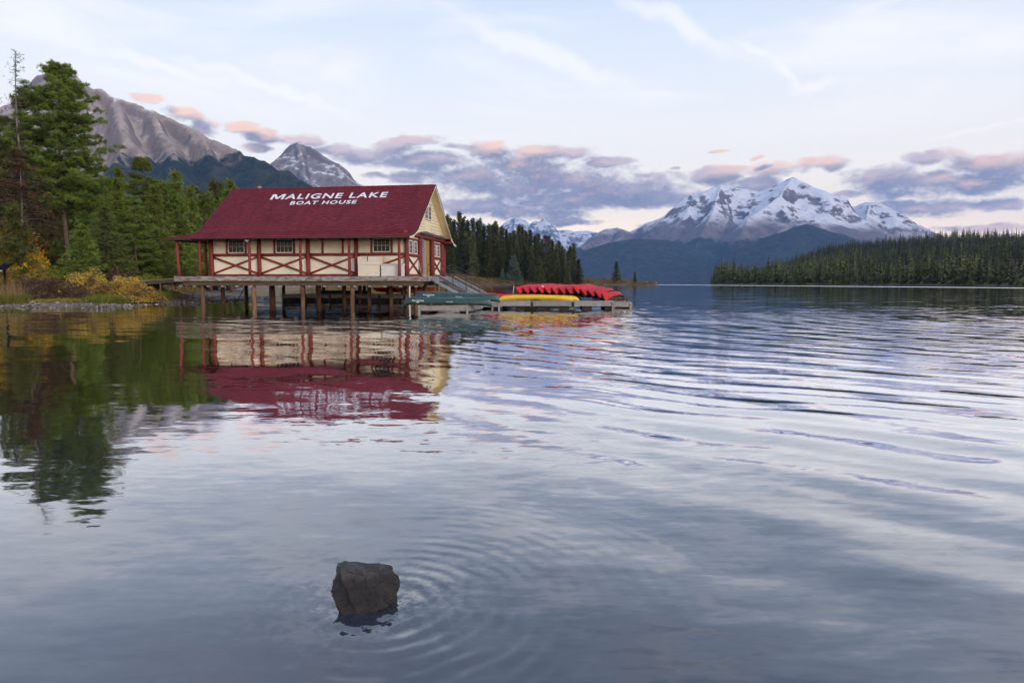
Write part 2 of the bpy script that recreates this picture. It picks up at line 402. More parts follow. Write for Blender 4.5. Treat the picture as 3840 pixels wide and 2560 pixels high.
# ------------------------------------------------------------------ lake
def water_material():
    m = bpy.data.materials.new('lake_water'); m.use_nodes = True; nt = m.node_tree; q = NB(nt)
    p = nt.nodes['Principled BSDF']
    ge = q.n('ShaderNodeNewGeometry'); pos = ge.outputs['Position']; X = q.xyz(pos)
    flat = q.comb(X[0], X[1], 0.0)
    def centred(vec, scale, det=3, rough=.5):
        return q.v('SUBTRACT', q.noise(vec, scale, det, rough, col=True), (.5, .5, .5))
    dist = q.v('LENGTH', flat, out=1)
    # long ring waves running in from a boat far to the right
    def rings(cx, cy, lam, amp, warp, wscale, harm=.35):
        d = q.v('SUBTRACT', flat, (cx, cy, 0)); r = q.v('LENGTH', d, out=1); rh = q.v('NORMALIZE', d)
        r2 = q.m('ADD', r, q.m('MULTIPLY', q.m('SUBTRACT', q.noise(flat, wscale, 2, .5), .5), warp))
        ph = q.m('MULTIPLY', r2, 2 * math.pi / lam)
        c = q.m('ADD', q.m('COSINE', ph), q.m('MULTIPLY', q.m('COSINE', q.m('MULTIPLY', ph, 2.0)), harm))
        return q.v('SCALE', rh, scale=q.m('MULTIPLY', c, amp)), r
    right = q.ss(q.m('MULTIPLY_ADD', X[1], .16, X[0]), -2.0, 4.0)
    patch = q.m('MULTIPLY_ADD', q.ss(q.noise(flat, .11, 2, .5), .30, .62), .8, .2)
    nearf = q.m('MULTIPLY_ADD', q.ss(X[1], 2.5, 7.0), .5, .5)
    s1, _ = rings(25, 45, .74, .030, 1.9, .25)
    farw = q.m('MULTIPLY_ADD', q.ss(dist, 28, 70), -.75, 1.0)
    s1 = q.v('SCALE', s1, scale=q.m('MULTIPLY', q.m('MULTIPLY', q.m('MULTIPLY', right, farw), patch), nearf))
    s1b, _ = rings(30, 32, 1.55, .025, 2.6, .2, .2)
    s1b = q.v('SCALE', s1b, scale=q.m('MULTIPLY', q.m('MULTIPLY', right, farw), q.m('MULTIPLY_ADD', q.ss(dist, 5.0, 14.0), -.7, 1.6)))
    s2, _ = rings(-60, -30, 1.15, .006, 2.0, .25, 0)
    # wind ripple, crests lying across the view
    rip = q.v('MULTIPLY', centred(q.v('MULTIPLY', flat, (1.1, 3.4, 1)), 1.0, 3, .55), (.055, .13, 0))
    fine = q.v('MULTIPLY', centred(q.v('MULTIPLY', flat, (3.2, 10.5, 1)), 1.0, 3, .6), (.045, .15, 0))
    und = q.v('MULTIPLY', centred(q.v('MULTIPLY', flat, (.25, .55, 1)), 1.0, 2, .5), (.055, .075, 0))
    pat2 = q.m('MULTIPLY_ADD', q.ss(q.noise(q.v('MULTIPLY', flat, (.10, .22, 1)), 1.0, 3, .5), .35, .65), .75, .25)
    far = q.ss(dist, 25, 70)
    near = q.m('SUBTRACT', 1.0, q.ss(dist, 4.0, 11.0))
    amp = q.m('MULTIPLY', pat2, q.m('ADD', q.m('MULTIPLY_ADD', far, -.46, .62), q.m('MULTIPLY', near, .75)))
    calm = q.m('MULTIPLY_ADD', q.ss(q.v('LENGTH', q.v('MULTIPLY', q.v('SUBTRACT', flat, (-20, 52, 0)), (.055, .07, 0)), out=1), .45, 1.2), .3, .7)
    amp = q.m('MULTIPLY', amp, calm)
    s3 = q.v('SCALE', q.v('ADD', rip, fine), scale=amp)
    # ripples thrown off the rock
    s4, r4 = rings(-.72, 3.70, .125, 1.0, .10, 2.2, .2)
    e4 = q.m('MULTIPLY', q.m('POWER', 2.718, q.m('MULTIPLY', r4, -1.3)), .13)
    dirm = q.ss(X[0], -1.15, -.45)
    brk = q.ss(q.noise(flat, 3.0, 3, .6), .36, .62)
    s4 = q.v('SCALE', s4, scale=q.m('MULTIPLY', e4, q.m('MULTIPLY', q.m('MULTIPLY_ADD', dirm, .85, .15), brk)))
    lap = q.v('SCALE', centred(flat, 14.0, 3, .6), scale=q.m('MULTIPLY', q.m('POWER', 2.718, q.m('MULTIPLY', r4, -4.0)), 1.1))
    s4 = q.v('ADD', s4, q.v('MULTIPLY', lap, (1, 1, 0)))
    tot = q.v('ADD', q.v('ADD', q.v('ADD', s1, s1b), q.v('ADD', s2, und)), q.v('ADD', s3, s4))
    # a wind-ruffled streak along the far shore
    ax, ay, bx_, by_ = 75, 341, 136, 181
    L = math.hypot(bx_ - ax, by_ - ay); nx, ny = (by_ - ay) / L, -(bx_ - ax) / L
    sd = q.m('ABSOLUTE', q.v('DOT_PRODUCT', q.v('SUBTRACT', flat, (ax, ay, 0)), (nx, ny, 0), out=1))
    sd = q.m('ADD', sd, q.m('MULTIPLY', q.noise(flat, .05, 3, .6), 6.0))
    streak = q.m('SUBTRACT', 1.0, q.ss(sd, 8.5, 12.0))
    streak = q.m('MULTIPLY', streak, q.ss(X[1], 120, 150))
    big = q.v('MULTIPLY', centred(flat, 2.5, 3, .6), (.3, .3, 0))
    big = q.v('ADD', big, (0, .20, 0))
    tot = q.v('ADD', tot, q.v('SCALE', big, scale=streak))
    tx = q.xyz(tot)
    nrm = q.v('NORMALIZE', q.comb(q.m('MULTIPLY', tx[0], -1.0), q.m('MULTIPLY', tx[1], -1.0), 1.0))
    # reflectance follows the Fresnel curve of water; the dark body shows where one looks down into it
    fr = q.n('ShaderNodeFresnel'); fr.inputs['IOR'].default_value = 1.333; nt.links.new(nrm, fr.inputs['Normal'])
    gl = q.n('ShaderNodeBsdfGlossy'); q.put(gl.inputs['Roughness'], q.m('MULTIPLY_ADD', streak, .10, .035)); gl.inputs['Color'].default_value = (.97, .97, .98, 1); nt.links.new(nrm, gl.inputs['Normal'])
    df = q.n('ShaderNodeBsdfDiffuse'); df.inputs['Color'].default_value = (.022, .030, .038, 1)
    mx = q.n('ShaderNodeMixShader'); q.put(mx.inputs[0], q.m('MULTIPLY', fr.outputs[0], 2.7, clamp=True))
    nt.links.new(df.outputs[0], mx.inputs[1]); nt.links.new(gl.outputs[0], mx.inputs[2])
    nt.nodes.remove(p)
    nt.links.new(mx.outputs[0], nt.nodes['Material Output'].inputs['Surface'])
    return m
M['water'] = water_material()
lk = MB(); lk.add([(-9000, -600, 0), (9000, -600, 0), (9000, 15000, 0), (-9000, 15000, 0)], [(0, 1, 2, 3)])
tag(lk.build('lake', M['water']), 'calm blue lake with ring ripples reflecting the boathouse and evening sky', 'lake', kind='structure')

# ------------------------------------------------------------------ land
def poly_sd(x, y, poly):
    """signed distance, positive inland"""
    P = np.array(poly, float); d = np.full(x.shape, 1e9); ins = np.zeros(x.shape, bool)
    for i in range(len(P)):
        a = P[i]; c = P[(i + 1) % len(P)]; e = c - a; L = (e ** 2).sum()
        t = np.clip(((x - a[0]) * e[0] + (y - a[1]) * e[1]) / L, 0, 1)
        d = np.minimum(d, np.hypot(x - a[0] - t * e[0], y - a[1] - t * e[1]))
        cond = ((a[1] > y) != (c[1] > y))
        with np.errstate(divide='ignore', invalid='ignore'):
            xi = (c[0] - a[0]) * (y - a[1]) / (c[1] - a[1] + 1e-12) + a[0]
        ins ^= cond & (x < xi)
    return np.where(ins, d, -d)
SHORE = [(-400, 30), (-120, 40), (-60, 43.5), (-42, 45), (-34.3, 45.9), (-30, 46.0), (-28.0, 47.2), (-27.7, 51), (-27.6, 55), (-26.2, 58.0), (-25.5, 61), (-25.6, 66), (-26.4, 72),
         (-28.5, 79), (-34, 90), (-47, 120), (-62, 170), (-64, 240), (-45, 300), (-9, 331), (8, 343), (25, 351), (44, 332), (60, 310), (67, 309), (68, 313), (60, 335), (40, 385), (10, 440), (-20, 540), (-60, 700), (-400, 900)]
def ground_h(x, y):
    x = np.asarray(x, float); y = np.asarray(y, float)
    s = poly_sd(x + (fbm(x * .12, y * .12, 3, 3) - .5) * 1.0, y + (fbm(x * .12, y * .12, 3, 9) - .5) * 1.0, SHORE)
    h = np.where(s < 0, np.maximum(s * .12, -1.6), np.minimum(s, 8) * .055)
    h = h + np.clip(s - 7, 0, 36) * .085 + np.clip(s - 43, 0, 300) * .012
    h = h + np.clip(s - 5, 0, 12) / 12 * (fbm(x * .15, y * .15, 4, 5) - .5) * .7 + np.clip(s, 0, 2) / 2 * (fbm(x * 1.3, y * 1.3, 3, 7) - .5) * .07
    far = np.clip((y - 220) / 60, 0, 1); h = h + far * np.clip(s - 2, 0, 34) * .075
    h = h + 1.35 * np.exp(-((x + 34.5) / 3.6) ** 2 - ((y - 61.5) / 5.0) ** 2)
    return h
def gz(x, y): return float(ground_h(np.array([x]), np.array([y]))[0])

def grid_mesh(name, xs, ys, hf, mat):
    X, Y = np.meshgrid(xs, ys); Z = hf(X, Y); V = np.stack([X, Y, Z], -1).reshape(-1, 3)
    nx, ny = len(xs), len(ys); i = np.arange((ny - 1) * (nx - 1)); r = i // (nx - 1); c = i % (nx - 1); a = r * nx + c
    return fast_mesh(name, V, np.stack([a, a + 1, a + nx + 1, a + nx], -1), mat, smooth=True)

def ground_material():
    m = bpy.data.materials.new('shore_ground'); m.use_nodes = True; nt = m.node_tree; q = NB(nt); p = nt.nodes['Principled BSDF']
    ge = q.n('ShaderNodeNewGeometry'); pos = ge.outputs['Position']; z = q.xyz(pos)[2]
    n1 = q.noise(pos, .5, 5, .6); n2 = q.noise(pos, 6, 5, .65); n3 = q.noise(pos, .12, 4, .6)
    gravel = q.mix(q.ss(n2, .35, .68), (.235, .185, .150), (.125, .098, .080))
    wet = q.mix(q.ss(q.m('ADD', z, q.m('MULTIPLY', n1, .12)), .06, .20), (.10, .085, .078), gravel)
    soil = q.mix(q.ss(n2, .3, .7), (.13, .085, .05), (.22, .15, .07))
    grass = q.mix(q.ss(n3, .4, .62), (.30, .215, .075), (.22, .20, .06))
    veg = q.mix(q.ss(n1, .4, .7), soil, grass)
    c = q.mix(q.ss(q.m('ADD', z, q.m('MULTIPLY', q.m('SUBTRACT', n1, .5), .5)), .38, .62), wet, veg)
    q.put(p.inputs['Base Color'], c); p.inputs['Roughness'].default_value = .9; p.inputs['Specular IOR Level'].default_value = .2
    bn = q.n('ShaderNodeBump'); bn.inputs['Strength'].default_value = .6; bn.inputs['Distance'].default_value = .06; q.put(bn.inputs['Height'], n2); nt.links.new(bn.outputs[0], p.inputs['Normal'])
    return m
M['ground'] = ground_material()
xs = np.concatenate([np.linspace(-400, -62, 30), np.linspace(-60, -20, 120), np.linspace(-19, 75, 60)])
ys = np.concatenate([np.linspace(30, 42, 6), np.linspace(43, 95, 150), np.linspace(97, 450, 130), np.linspace(465, 900, 20)])
tag(link('ground', grid_mesh('ground', xs, ys, ground_h, M['ground'])), 'gravel beach and grassy bank running back to the low brown point', 'ground', kind='structure')

# ------------------------------------------------------------------ mountains
def vw(x, y, Y): return atY(x * 1.6327, y * 1.6327, Y)
def ridge_height(X, Y, ridges, slope, power, warp, wl, sd, cliff=0, want_d=False):
    cn = .35 + 1.3 * fbm(X / 160, Y / 160, 4, sd + 50)
    wx = X + (fbm(X / wl, Y / wl, 4, sd) - .5) * warp; wy = Y + (fbm(X / wl, Y / wl, 4, sd + 20) - .5) * warp
    H = np.full(X.shape, -5.0); D = np.full(X.shape, 1e9)
    for rd in ridges:
        sl = slope
        if isinstance(rd[0], (int, float)): sl, rd = rd[0], rd[1]
        pts = [vw(*p) for p in rd]
        for a, c in zip(pts[:-1], pts[1:]):
            e = c[:2] - a[:2]; L = (e ** 2).sum()
            # straight distance decides the crest, warped distance cuts gullies in the flanks
            t = np.clip(((X - a[0]) * e[0] + (Y - a[1]) * e[1]) / L, 0, 1)
            d0 = np.hypot(X - a[0] - t * e[0], Y - a[1] - t * e[1])
            tw = np.clip(((wx - a[0]) * e[0] + (wy - a[1]) * e[1]) / L, 0, 1)
            d1 = np.hypot(wx - a[0] - tw * e[0], wy - a[1] - tw * e[1])
            k = np.clip(d0 / (warp * .8 + 1), 0, 1); d = d0 * (1 - k) + d1 * k; t = t * (1 - k) + tw * k
            z = a[2] + (c[2] - a[2]) * t
            D = np.minimum(D, d0)
            hh = z * np.clip(1 - d * sl / np.maximum(z, 1), 0, 1) ** power
            if cliff: cs = np.clip((d0 - 12) / 60, 0, 1); hh = hh - cliff * cn * cs * cs * (3 - 2 * cs) * np.clip(z / 400, 0, 1)
            H = np.maximum(H, hh)
    if want_d: return H, D
    return H

def mountain(name, label, ridges, bounds, res, mat, slope=.75, power=1.2, warp=300, wl=900, sd=1, rough=.10, rl=420, jag=.02, cliff=0, gully=None):
    pts = np.array([vw(*p_) for r_ in ridges for p_ in r_])
    x0, x1 = pts[:, 0].min() - bounds, pts[:, 0].max() + bounds; y0, y1 = pts[:, 1].min() - bounds * 1.4, pts[:, 1].max() + bounds * .8
    def hf(X, Y):
        H, D = ridge_height(X, Y, ridges, slope, power, warp, wl, sd, cliff, True); hm = H.max()
        r = ridged(X / rl, Y / rl, 7, sd + 3); r = r - r.mean(); f = fbm(X / (rl * .25), Y / (rl * .25), 4, sd + 9) - .5
        w = np.clip(H / hm * 2.2, 0, 1) * np.clip((H + 2) / 60, 0, 1)
        w0 = w; w = w * np.clip(D / (hm * .16), .12, 1)
        H = H + w * (r * rough * hm * np.clip(1.5 - H / hm, .35, 1) + f * jag * hm) + w0 * f * jag * hm * 1.3
        if gully:
            gx = X / gully[1] + (fbm(X / 400, Y / 400, 3, sd + 70) - .5) * 2.5
            gr = ridged(gx, Y / (gully[1] * 6), 4, sd + 80)
            H = H + w * (gr - gr.mean()) * gully[0] * np.clip(1.6 - H / hm, .3, 1)
        return np.maximum(H, -1.5)
    o = link(name, grid_mesh(name, np.linspace(x0, x1, res[0]), np.linspace(y0, y1, res[1]), hf, mat))
    return tag(o, label, 'mountain', kind='structure')

def mt_material(name, rock, rock2, snow=None, tree=None, scree=None, steep=(.42, .66), nscale=.0016, band=0, snowfine=.006, nk=.9):
    m = bpy.data.materials.new(name); m.use_nodes = True; nt = m.node_tree; q = NB(nt); p = nt.nodes['Principled BSDF']
    ge = q.n('ShaderNodeNewGeometry'); pos = ge.outputs['Position']; z = q.xyz(pos)[2]; nz = q.xyz(ge.outputs['Normal'])[2]
    n1 = q.noise(pos, nscale, 6, .6); n2 = q.noise(pos, nscale * 6, 6, .65); n3 = q.noise(q.v('MULTIPLY', pos, (1, 1, .3)), snowfine, 7, .68)
    c = q.mix(q.ss(n1, .36, .64), rock, rock2)
    c = q.mix(q.m('MULTIPLY', q.ss(n2, .5, .68), .55), c, tuple(v * .45 for v in rock2))
    if scree: c = q.mix(q.m('MULTIPLY', q.ss(n1, .5, .62), q.m('SUBTRACT', 1.0, q.ss(n2, .55, .7))), c, scree)
    if band:
        w = q.m('SINE', q.m('ADD', q.m('MULTIPLY', z, band), q.m('MULTIPLY', n2, 7.0)))
        c = q.mix(q.ss(w, .2, .9), c, tuple(v * .5 for v in rock))
    c = q.mix(q.ss(q.m('ADD', nz, q.m('MULTIPLY', q.m('SUBTRACT', n2, .5), .25)), .50, .72), tuple(v * .8 for v in rock2), c)
    if tree:
        zt_ = z if len(tree) < 4 else q.m('SUBTRACT', z, q.m('MULTIPLY', q.m('SUBTRACT', q.xyz(pos)[0], tree[3]), tree[2]))
        f = q.ss(q.m('ADD', zt_, q.m('ADD', q.m('MULTIPLY', q.m('SUBTRACT', n1, .5), tree[1]), q.m('MULTIPLY', q.m('SUBTRACT', n2, .5), tree[1] * .7))), tree[0] - 25, tree[0] + 25)
        tn = q.noise(pos, .05, 3, .7)
        fc = q.mix(q.ss(tn, .35, .68), (.012, .022, .016), (.034, .050, .030))
        fc = q.mix(q.m('MULTIPLY', q.ss(n2, .44, .62), .7), fc, (.062, .066, .046))
        c = q.mix(f, fc, c)
    if snow:
        zz = q.m('ADD', z, q.m('MULTIPLY', q.m('SUBTRACT', n1, .5), snow[1]))
        a = q.ss(zz, snow[0], snow[0] + snow[2])
        n4 = q.noise(q.v('MULTIPLY', pos, (1, 1, 5)), snowfine * .5, 6, .65)
        st = q.ss(q.m('ADD', q.m('ADD', nz, q.m('MULTIPLY', q.m('SUBTRACT', n4, .5), nk * .6)), q.m('MULTIPLY', q.m('SUBTRACT', n3, .5), nk)), steep[0], steep[1])
        sn = q.m('MULTIPLY', a, st)
        c = q.mix(sn, c, (.82, .83, .88))
    q.put(p.inputs['Base Color'], c); p.inputs['Roughness'].default_value = .95; p.inputs['Specular IOR Level'].default_value = .1
    bn = q.n('ShaderNodeBump'); bn.inputs['Strength'].default_value = .8; bn.inputs['Distance'].default_value = 60; q.put(bn.inputs['Height'], q.m('ADD', n3, q.m('MULTIPLY', n2, .6))); nt.links.new(bn.outputs[0], p.inputs['Normal'])
    return m

m_left = mt_material('left_peak_rock', (.50, .405, .335), (.32, .255, .22), snow=(600, 500, 250), scree=(.52, .43, .365), steep=(.90, 1.05), nscale=.0030, snowfine=.009, nk=1.6, tree=(560, 300, .42, -1330))
m_pyr = mt_material('pyramid_rock', (.33, .30, .30), (.20, .18, .185), snow=(420, 300, 300), scree=(.42, .36, .33), steep=(.80, 1.0), nscale=.004, snowfine=.011, nk=1.6)
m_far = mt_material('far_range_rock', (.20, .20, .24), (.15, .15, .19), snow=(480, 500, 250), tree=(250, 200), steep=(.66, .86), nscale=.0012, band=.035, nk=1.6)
m_main = mt_material('snow_peak_rock', (.21, .175, .165), (.15, .125, .12), snow=(555, 800, 200), tree=(440, 330), scree=(.30, .235, .21), steep=(.60, .76), nscale=.0013, snowfine=.0055, nk=1.35)
m_front = mt_material('front_slope_forest', (.17, .13, .115), (.13, .10, .09), tree=(560, 360), nscale=.0025)

mountain('mountain_left', 'big bare tan rock mountain with snow streaks behind the tall pine', [
    [(-160, 420, 3900), (-60, 320, 3800), (30, 235, 3700), (75, 187, 3600), (130, 150, 3500), (178, 170, 3450), (215, 203, 3420), (262, 218, 3400), (305, 231, 3400), (345, 249, 3380), (400, 268, 3350), (440, 290, 3300), (500, 324, 3250), (560, 353, 3200), (620, 377, 3150), (670, 399, 3100), (720, 430, 3050), (790, 475, 3000), (880, 540, 2900)],
    [(130, 150, 3500), (150, 260, 3050), (120, 380, 2700)], [(262, 218, 3400), (290, 320, 2950), (250, 400, 2650)], [(345, 249, 3380), (395, 330, 3050), (410, 400, 2750)], [(440, 290, 3300), (500, 370, 3000)], [(40, 228, 3700), (-20, 340, 3200)]],
    700, (560, 400), m_left, slope=.80, power=1.05, warp=150, wl=420, sd=4, rough=.12, rl=420, jag=.035, cliff=28, gully=(24, 85))
mountain('mountain_pyramid', 'grey pyramid-shaped rock peak dusted with snow above the roof', [
    [(560, 430, 5300), (628, 376, 5200), (645, 352, 5150), (665, 332, 5100), (686, 322, 5100), (705, 333, 5080), (735, 352, 5060), (765, 371, 5040), (795, 392, 5020), (818, 422, 5000), (850, 470, 4950), (900, 560, 4900)],
    [(686, 322, 5100), (700, 400, 4700), (720, 470, 4350)], [(765, 371, 5040), (770, 450, 4700)], [(640, 360, 5150), (620, 440, 4800)]],
    600, (280, 240), m_pyr, slope=.85, power=1.0, warp=200, wl=300, sd=23, rough=.13, rl=380, jag=.035, cliff=25, gully=(26, 80))
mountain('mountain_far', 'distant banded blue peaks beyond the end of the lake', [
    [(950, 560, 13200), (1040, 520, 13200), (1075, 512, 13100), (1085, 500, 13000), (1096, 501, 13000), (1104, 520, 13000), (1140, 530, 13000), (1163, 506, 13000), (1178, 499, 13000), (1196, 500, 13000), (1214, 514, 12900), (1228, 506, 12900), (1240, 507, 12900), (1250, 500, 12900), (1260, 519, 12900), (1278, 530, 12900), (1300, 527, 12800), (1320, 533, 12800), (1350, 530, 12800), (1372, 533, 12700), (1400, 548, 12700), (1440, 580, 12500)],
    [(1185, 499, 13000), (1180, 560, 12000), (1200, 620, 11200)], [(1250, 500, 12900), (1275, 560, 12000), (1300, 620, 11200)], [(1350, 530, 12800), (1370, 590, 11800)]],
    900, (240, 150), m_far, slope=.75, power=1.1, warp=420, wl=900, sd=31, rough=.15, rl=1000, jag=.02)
mountain('mountain_snow', 'high snow-covered twin peaks rising over the lake', [
    [(1320, 590, 8800), (1370, 536, 9000), (1392, 524, 9000), (1420, 522, 9000), (1445, 530, 9100), (1480, 512, 9200), (1520, 500, 9200), (1560, 484, 9200), (1600, 469, 9200), (1622, 446, 9100), (1640, 428, 9000), (1656, 424, 9000), (1690, 431, 9000), (1735, 440, 9050), (1765, 432, 9050), (1790, 421, 9000), (1822, 406, 8900), (1845, 416, 8900), (1878, 436, 8900), (1900, 456, 8900), (1935, 466, 8900), (1962, 474, 8900), (1990, 462, 8800), (2020, 464, 8700), (2060, 487, 8500), (2100, 512, 8300), (2150, 541, 8000), (2230, 590, 7700), (2320, 640, 7400)],
    [(1656, 424, 9000), (1640, 480, 8300), (1600, 560, 7500), (1560, 630, 6800)], [(1822, 406, 8900), (1790, 452, 8300), (1720, 500, 7800), (1690, 570, 7200)],
    [(1878, 436, 8900), (1900, 495, 8200), (1940, 550, 7600)], [(2000, 463, 8800), (1985, 520, 8000), (2040, 580, 7300)], [(1420, 522, 9000), (1440, 570, 8200), (1430, 630, 7400)], [(1560, 484, 9200), (1530, 540, 8400), (1500, 600, 7700)], [(1735, 440, 9050), (1750, 470, 8600)]],
    1100, (520, 380), m_main, slope=.62, power=1.12, warp=480, wl=760, sd=42, rough=.18, rl=900, jag=.026, gully=(60, 240))
mountain('slope_front', 'dark blue wooded ridge below the snow peaks', [
    [(1560, 645, 6000), (1640, 612, 6200), (1700, 585, 6400), (1770, 552, 6500), (1820, 522, 6600), (1852, 512, 6600), (1890, 525, 6550), (1940, 550, 6450), (2000, 578, 6300), (2080, 605, 6100), (2200, 640, 5900)]],
    900, (200, 160), m_front, slope=.42, power=1.05, warp=260, wl=700, sd=52, rough=.20, rl=800, jag=.03)
mountain('slope_valley', 'hazy blue wooded shoulder at the left foot of the snow peaks', [
    [(1180, 650, 7000), (1290, 606, 7200), (1340, 576, 7300), (1400, 556, 7400), (1470, 548, 7500), (1540, 553, 7500), (1600, 580, 7400), (1660, 620, 7200)], [(1470, 548, 7500), (1520, 610, 6800)]],
    900, (170, 150), m_front, slope=.40, power=1.05, warp=260, wl=700, sd=61, rough=.20, rl=800, jag=.03)

# far right shore with its wooded hill
SHORE2 = [(136, 480), (160, 395), (203, 271), (238, 190), (600, 90), (2600, 200), (2600, 2600), (900, 2600), (372, 1200), (190, 640), (146, 510)]
HILL = [(.11, [(1660, 640, 620), (1760, 618, 760), (1900, 601, 900), (2060, 573, 980), (2150, 554, 1020), (2220, 546, 1040), (2310, 546, 1040), (2450, 556, 1040), (2600, 565, 1000)]),
        (.10, [(1950, 625, 520), (2100, 606, 560), (2230, 588, 600), (2352, 575, 620), (2500, 570, 640)])]
def hill_h(X, Y):
    s = poly_sd(X, Y, SHORE2)
    hh = ridge_height(X, Y, HILL, .1, 1.0, 40, 120, 71)
    k = np.clip(s / 170, 0, 1); k = k * k * (3 - 2 * k)
    return np.where(s < 0, np.maximum(s * .1, -1.5), np.minimum(s, 12) * .06 + np.maximum(hh, 0) * k + k * (fbm(X / 60, Y / 60, 4, 77) - .5) * 5)
M['forest_floor'] = pmat('forest_floor', (.06, .055, .03), (.10, .085, .045), .05, .9, coord='Object')
M['far_bank'] = M['forest_floor']
tag(link('far_shore', grid_mesh('far_shore', np.linspace(100, 1500, 170), np.linspace(90, 2000, 200), hill_h, M['forest_floor'])), 'low wooded hill on the far right shore', 'hill', kind='structure')

# the air between here and the peaks
hz = MB(); hz.bx(-14000, 14000, -1500, 15500, -3.2, 1750)
hm = bpy.data.materials.new('haze_air'); hm.use_nodes = True; hm.node_tree.nodes.clear(); q = NB(hm.node_tree)
pv = q.n('ShaderNodeVolumePrincipled'); pv.inputs['Color'].default_value = (.24, .47, 1.0, 1); pv.inputs['Density'].default_value = 5e-5; pv.inputs['Anisotropy'].default_value = 0
ho = q.n('ShaderNodeOutputMaterial'); hm.node_tree.links.new(pv.outputs[0], ho.inputs['Volume'])
tag(hz.build('haze', hm), 'thin blue evening haze over the lake and mountains', 'haze', kind='stuff')
# ------------------------------------------------------------------ boathouse on its wharf
TH = math.radians(9); ORG = (-6.345, 51.5, 0)
wharf = empty('wharf', ORG, -TH, 'weathered timber wharf on piles carrying the boathouse', 'wharf')
house = empty('boathouse', ORG, -TH, 'cream and red log boathouse with a long red shingle roof and painted name', 'boathouse')
def loc2w(u, v, z=0):
    return Vector((ORG[0] - u * math.cos(TH) + v * math.sin(TH), ORG[1] + u * math.sin(TH) + v * math.cos(TH), z))
def bxu(u0, u1, v0, v1, z0, z1): return MB().bx(-u0, -u1, v0, v1, z0, z1)
def lg(u0, v0, z0, u1, v1, z1, r0, r1=None, seed=0, n=10): return MB().log((-u0, v0, z0), (-u1, v1, z1), r0, r1, n, seed)
DZ = 2.17                                       # deck level
R = random.Random(5)
# deck planks running along the building
nd = 44
for i in range(nd):
    v0 = -.02 + i * (14.3 / nd)
    bxu((0 if v0 < 7.4 else 1.55) + R.uniform(0, .03), 20.75 + R.uniform(0, .04), v0 + .006, v0 + 14.3 / nd - .006, DZ - .055, DZ - R.uniform(0, .006)).build('deck_plank', M['weathered'], wharf)
# fascia boards in lengths
cuts_ = [0, 3.1, 5.35, 7.5, 9.6, 10.15, 14.2, 17.3, 20.82]
for a, c in zip(cuts_[:-1], cuts_[1:]):
    dv = R.uniform(0, .02)
    bxu(a + .008, c - .008, -.09 - dv, -.03, 1.80 + R.uniform(-.02, .02), DZ + .005).build('fascia_board', M['weathered'], wharf)
for a, c in zip([.0, 3.6, 7.2, 10.8], [3.58, 7.18, 10.78, 14.3]):
    xo = 0 if a < 7 else -1.55
    MB().bx(.03 + xo, .10 + xo, a, c if a < 3 or a > 7 else 7.42, 1.80, DZ + .004).build('fascia_board', M['weathered'], wharf)
    MB().bx(-20.93, -20.86, a, c, 1.80, DZ + .004).build('fascia_board', M['weathered'], wharf)
for u0, w in ((1.5, .7), (3.75, .62), (9.7, .5), (6.9, .55), (8.0, .35), (13.0, .3)):
    bxu(u0, u0 + w, -.17, -.115, 1.83, 2.12).build('cleat_block', M['dock'], wharf)
for v0 in (.05, 3.2, 6.6, 10.2, 13.6):
    lgth = 20.6 if v0 > .1 else 20.2
    bxu(.35 if v0 < 7 else 1.7, lgth, v0, v0 + .28, 1.45, 1.795).build('cap_beam', M['beam'], wharf)
for k in range(17):
    u = .8 + k * 1.22
    bxu(u, u + .2, -.0 + .36, 13.9 if u > 1.6 else 7.3, 1.56, 1.74).build('joist', M['beam'], wharf)
    bxu(u, u + .22, .0, .2, 1.34, 1.445).build('joist_end', M['dock'], wharf)
piles = [(18.72, .25), (14.3, .25), (10.2, .25), (6.1, .25), (1.6, .25), (18.86, 3.3), (14.4, 3.3), (10.24, 3.3), (8.06, 3.3), (5.9, 3.3), (4.05, 3.3), (2.0, 3.3), (13.26, 6.7), (11.94, 6.7), (8.03, 6.7), (4.21, 6.7), (2.2, 6.7), (18.7, 6.7), (17, 10.3), (13, 10.3), (9, 10.3), (5, 10.3), (2.0, 10.3), (15, 13.7), (8, 13.7), (2.0, 13.7)]
for i, (u, v) in enumerate(piles):
    r = .165 if i not in (6,) else .25
    lg(u + R.uniform(-.03, .03), v + .12, -1.4, u, v + .12, 1.47, r * R.uniform(.95, 1.1), r * .95, i, 12).build('pile', M['pile'], wharf, True)
MB().tube([(-1.42, .0, -1.0), (-1.40, .0, 1.44)], .045, 8).build('white_pipe', M['white_paint'], wharf)
# hose hanging under the deck
hose = MB().tube([(-14.9, .1, 1.42), (-15.15, .3, 1.1), (-15.6, .7, .75), (-16.3, 1.5, .35), (-17.1, 2.4, .12), (-17.6, 3.0, .05)], .035, 6).build('hose', M['rope'], None, True)
hose.location = ORG; hose.rotation_euler = (0, 0, -TH); tag(hose, 'black hose drooping from the wharf to the gravel beach', 'hose')

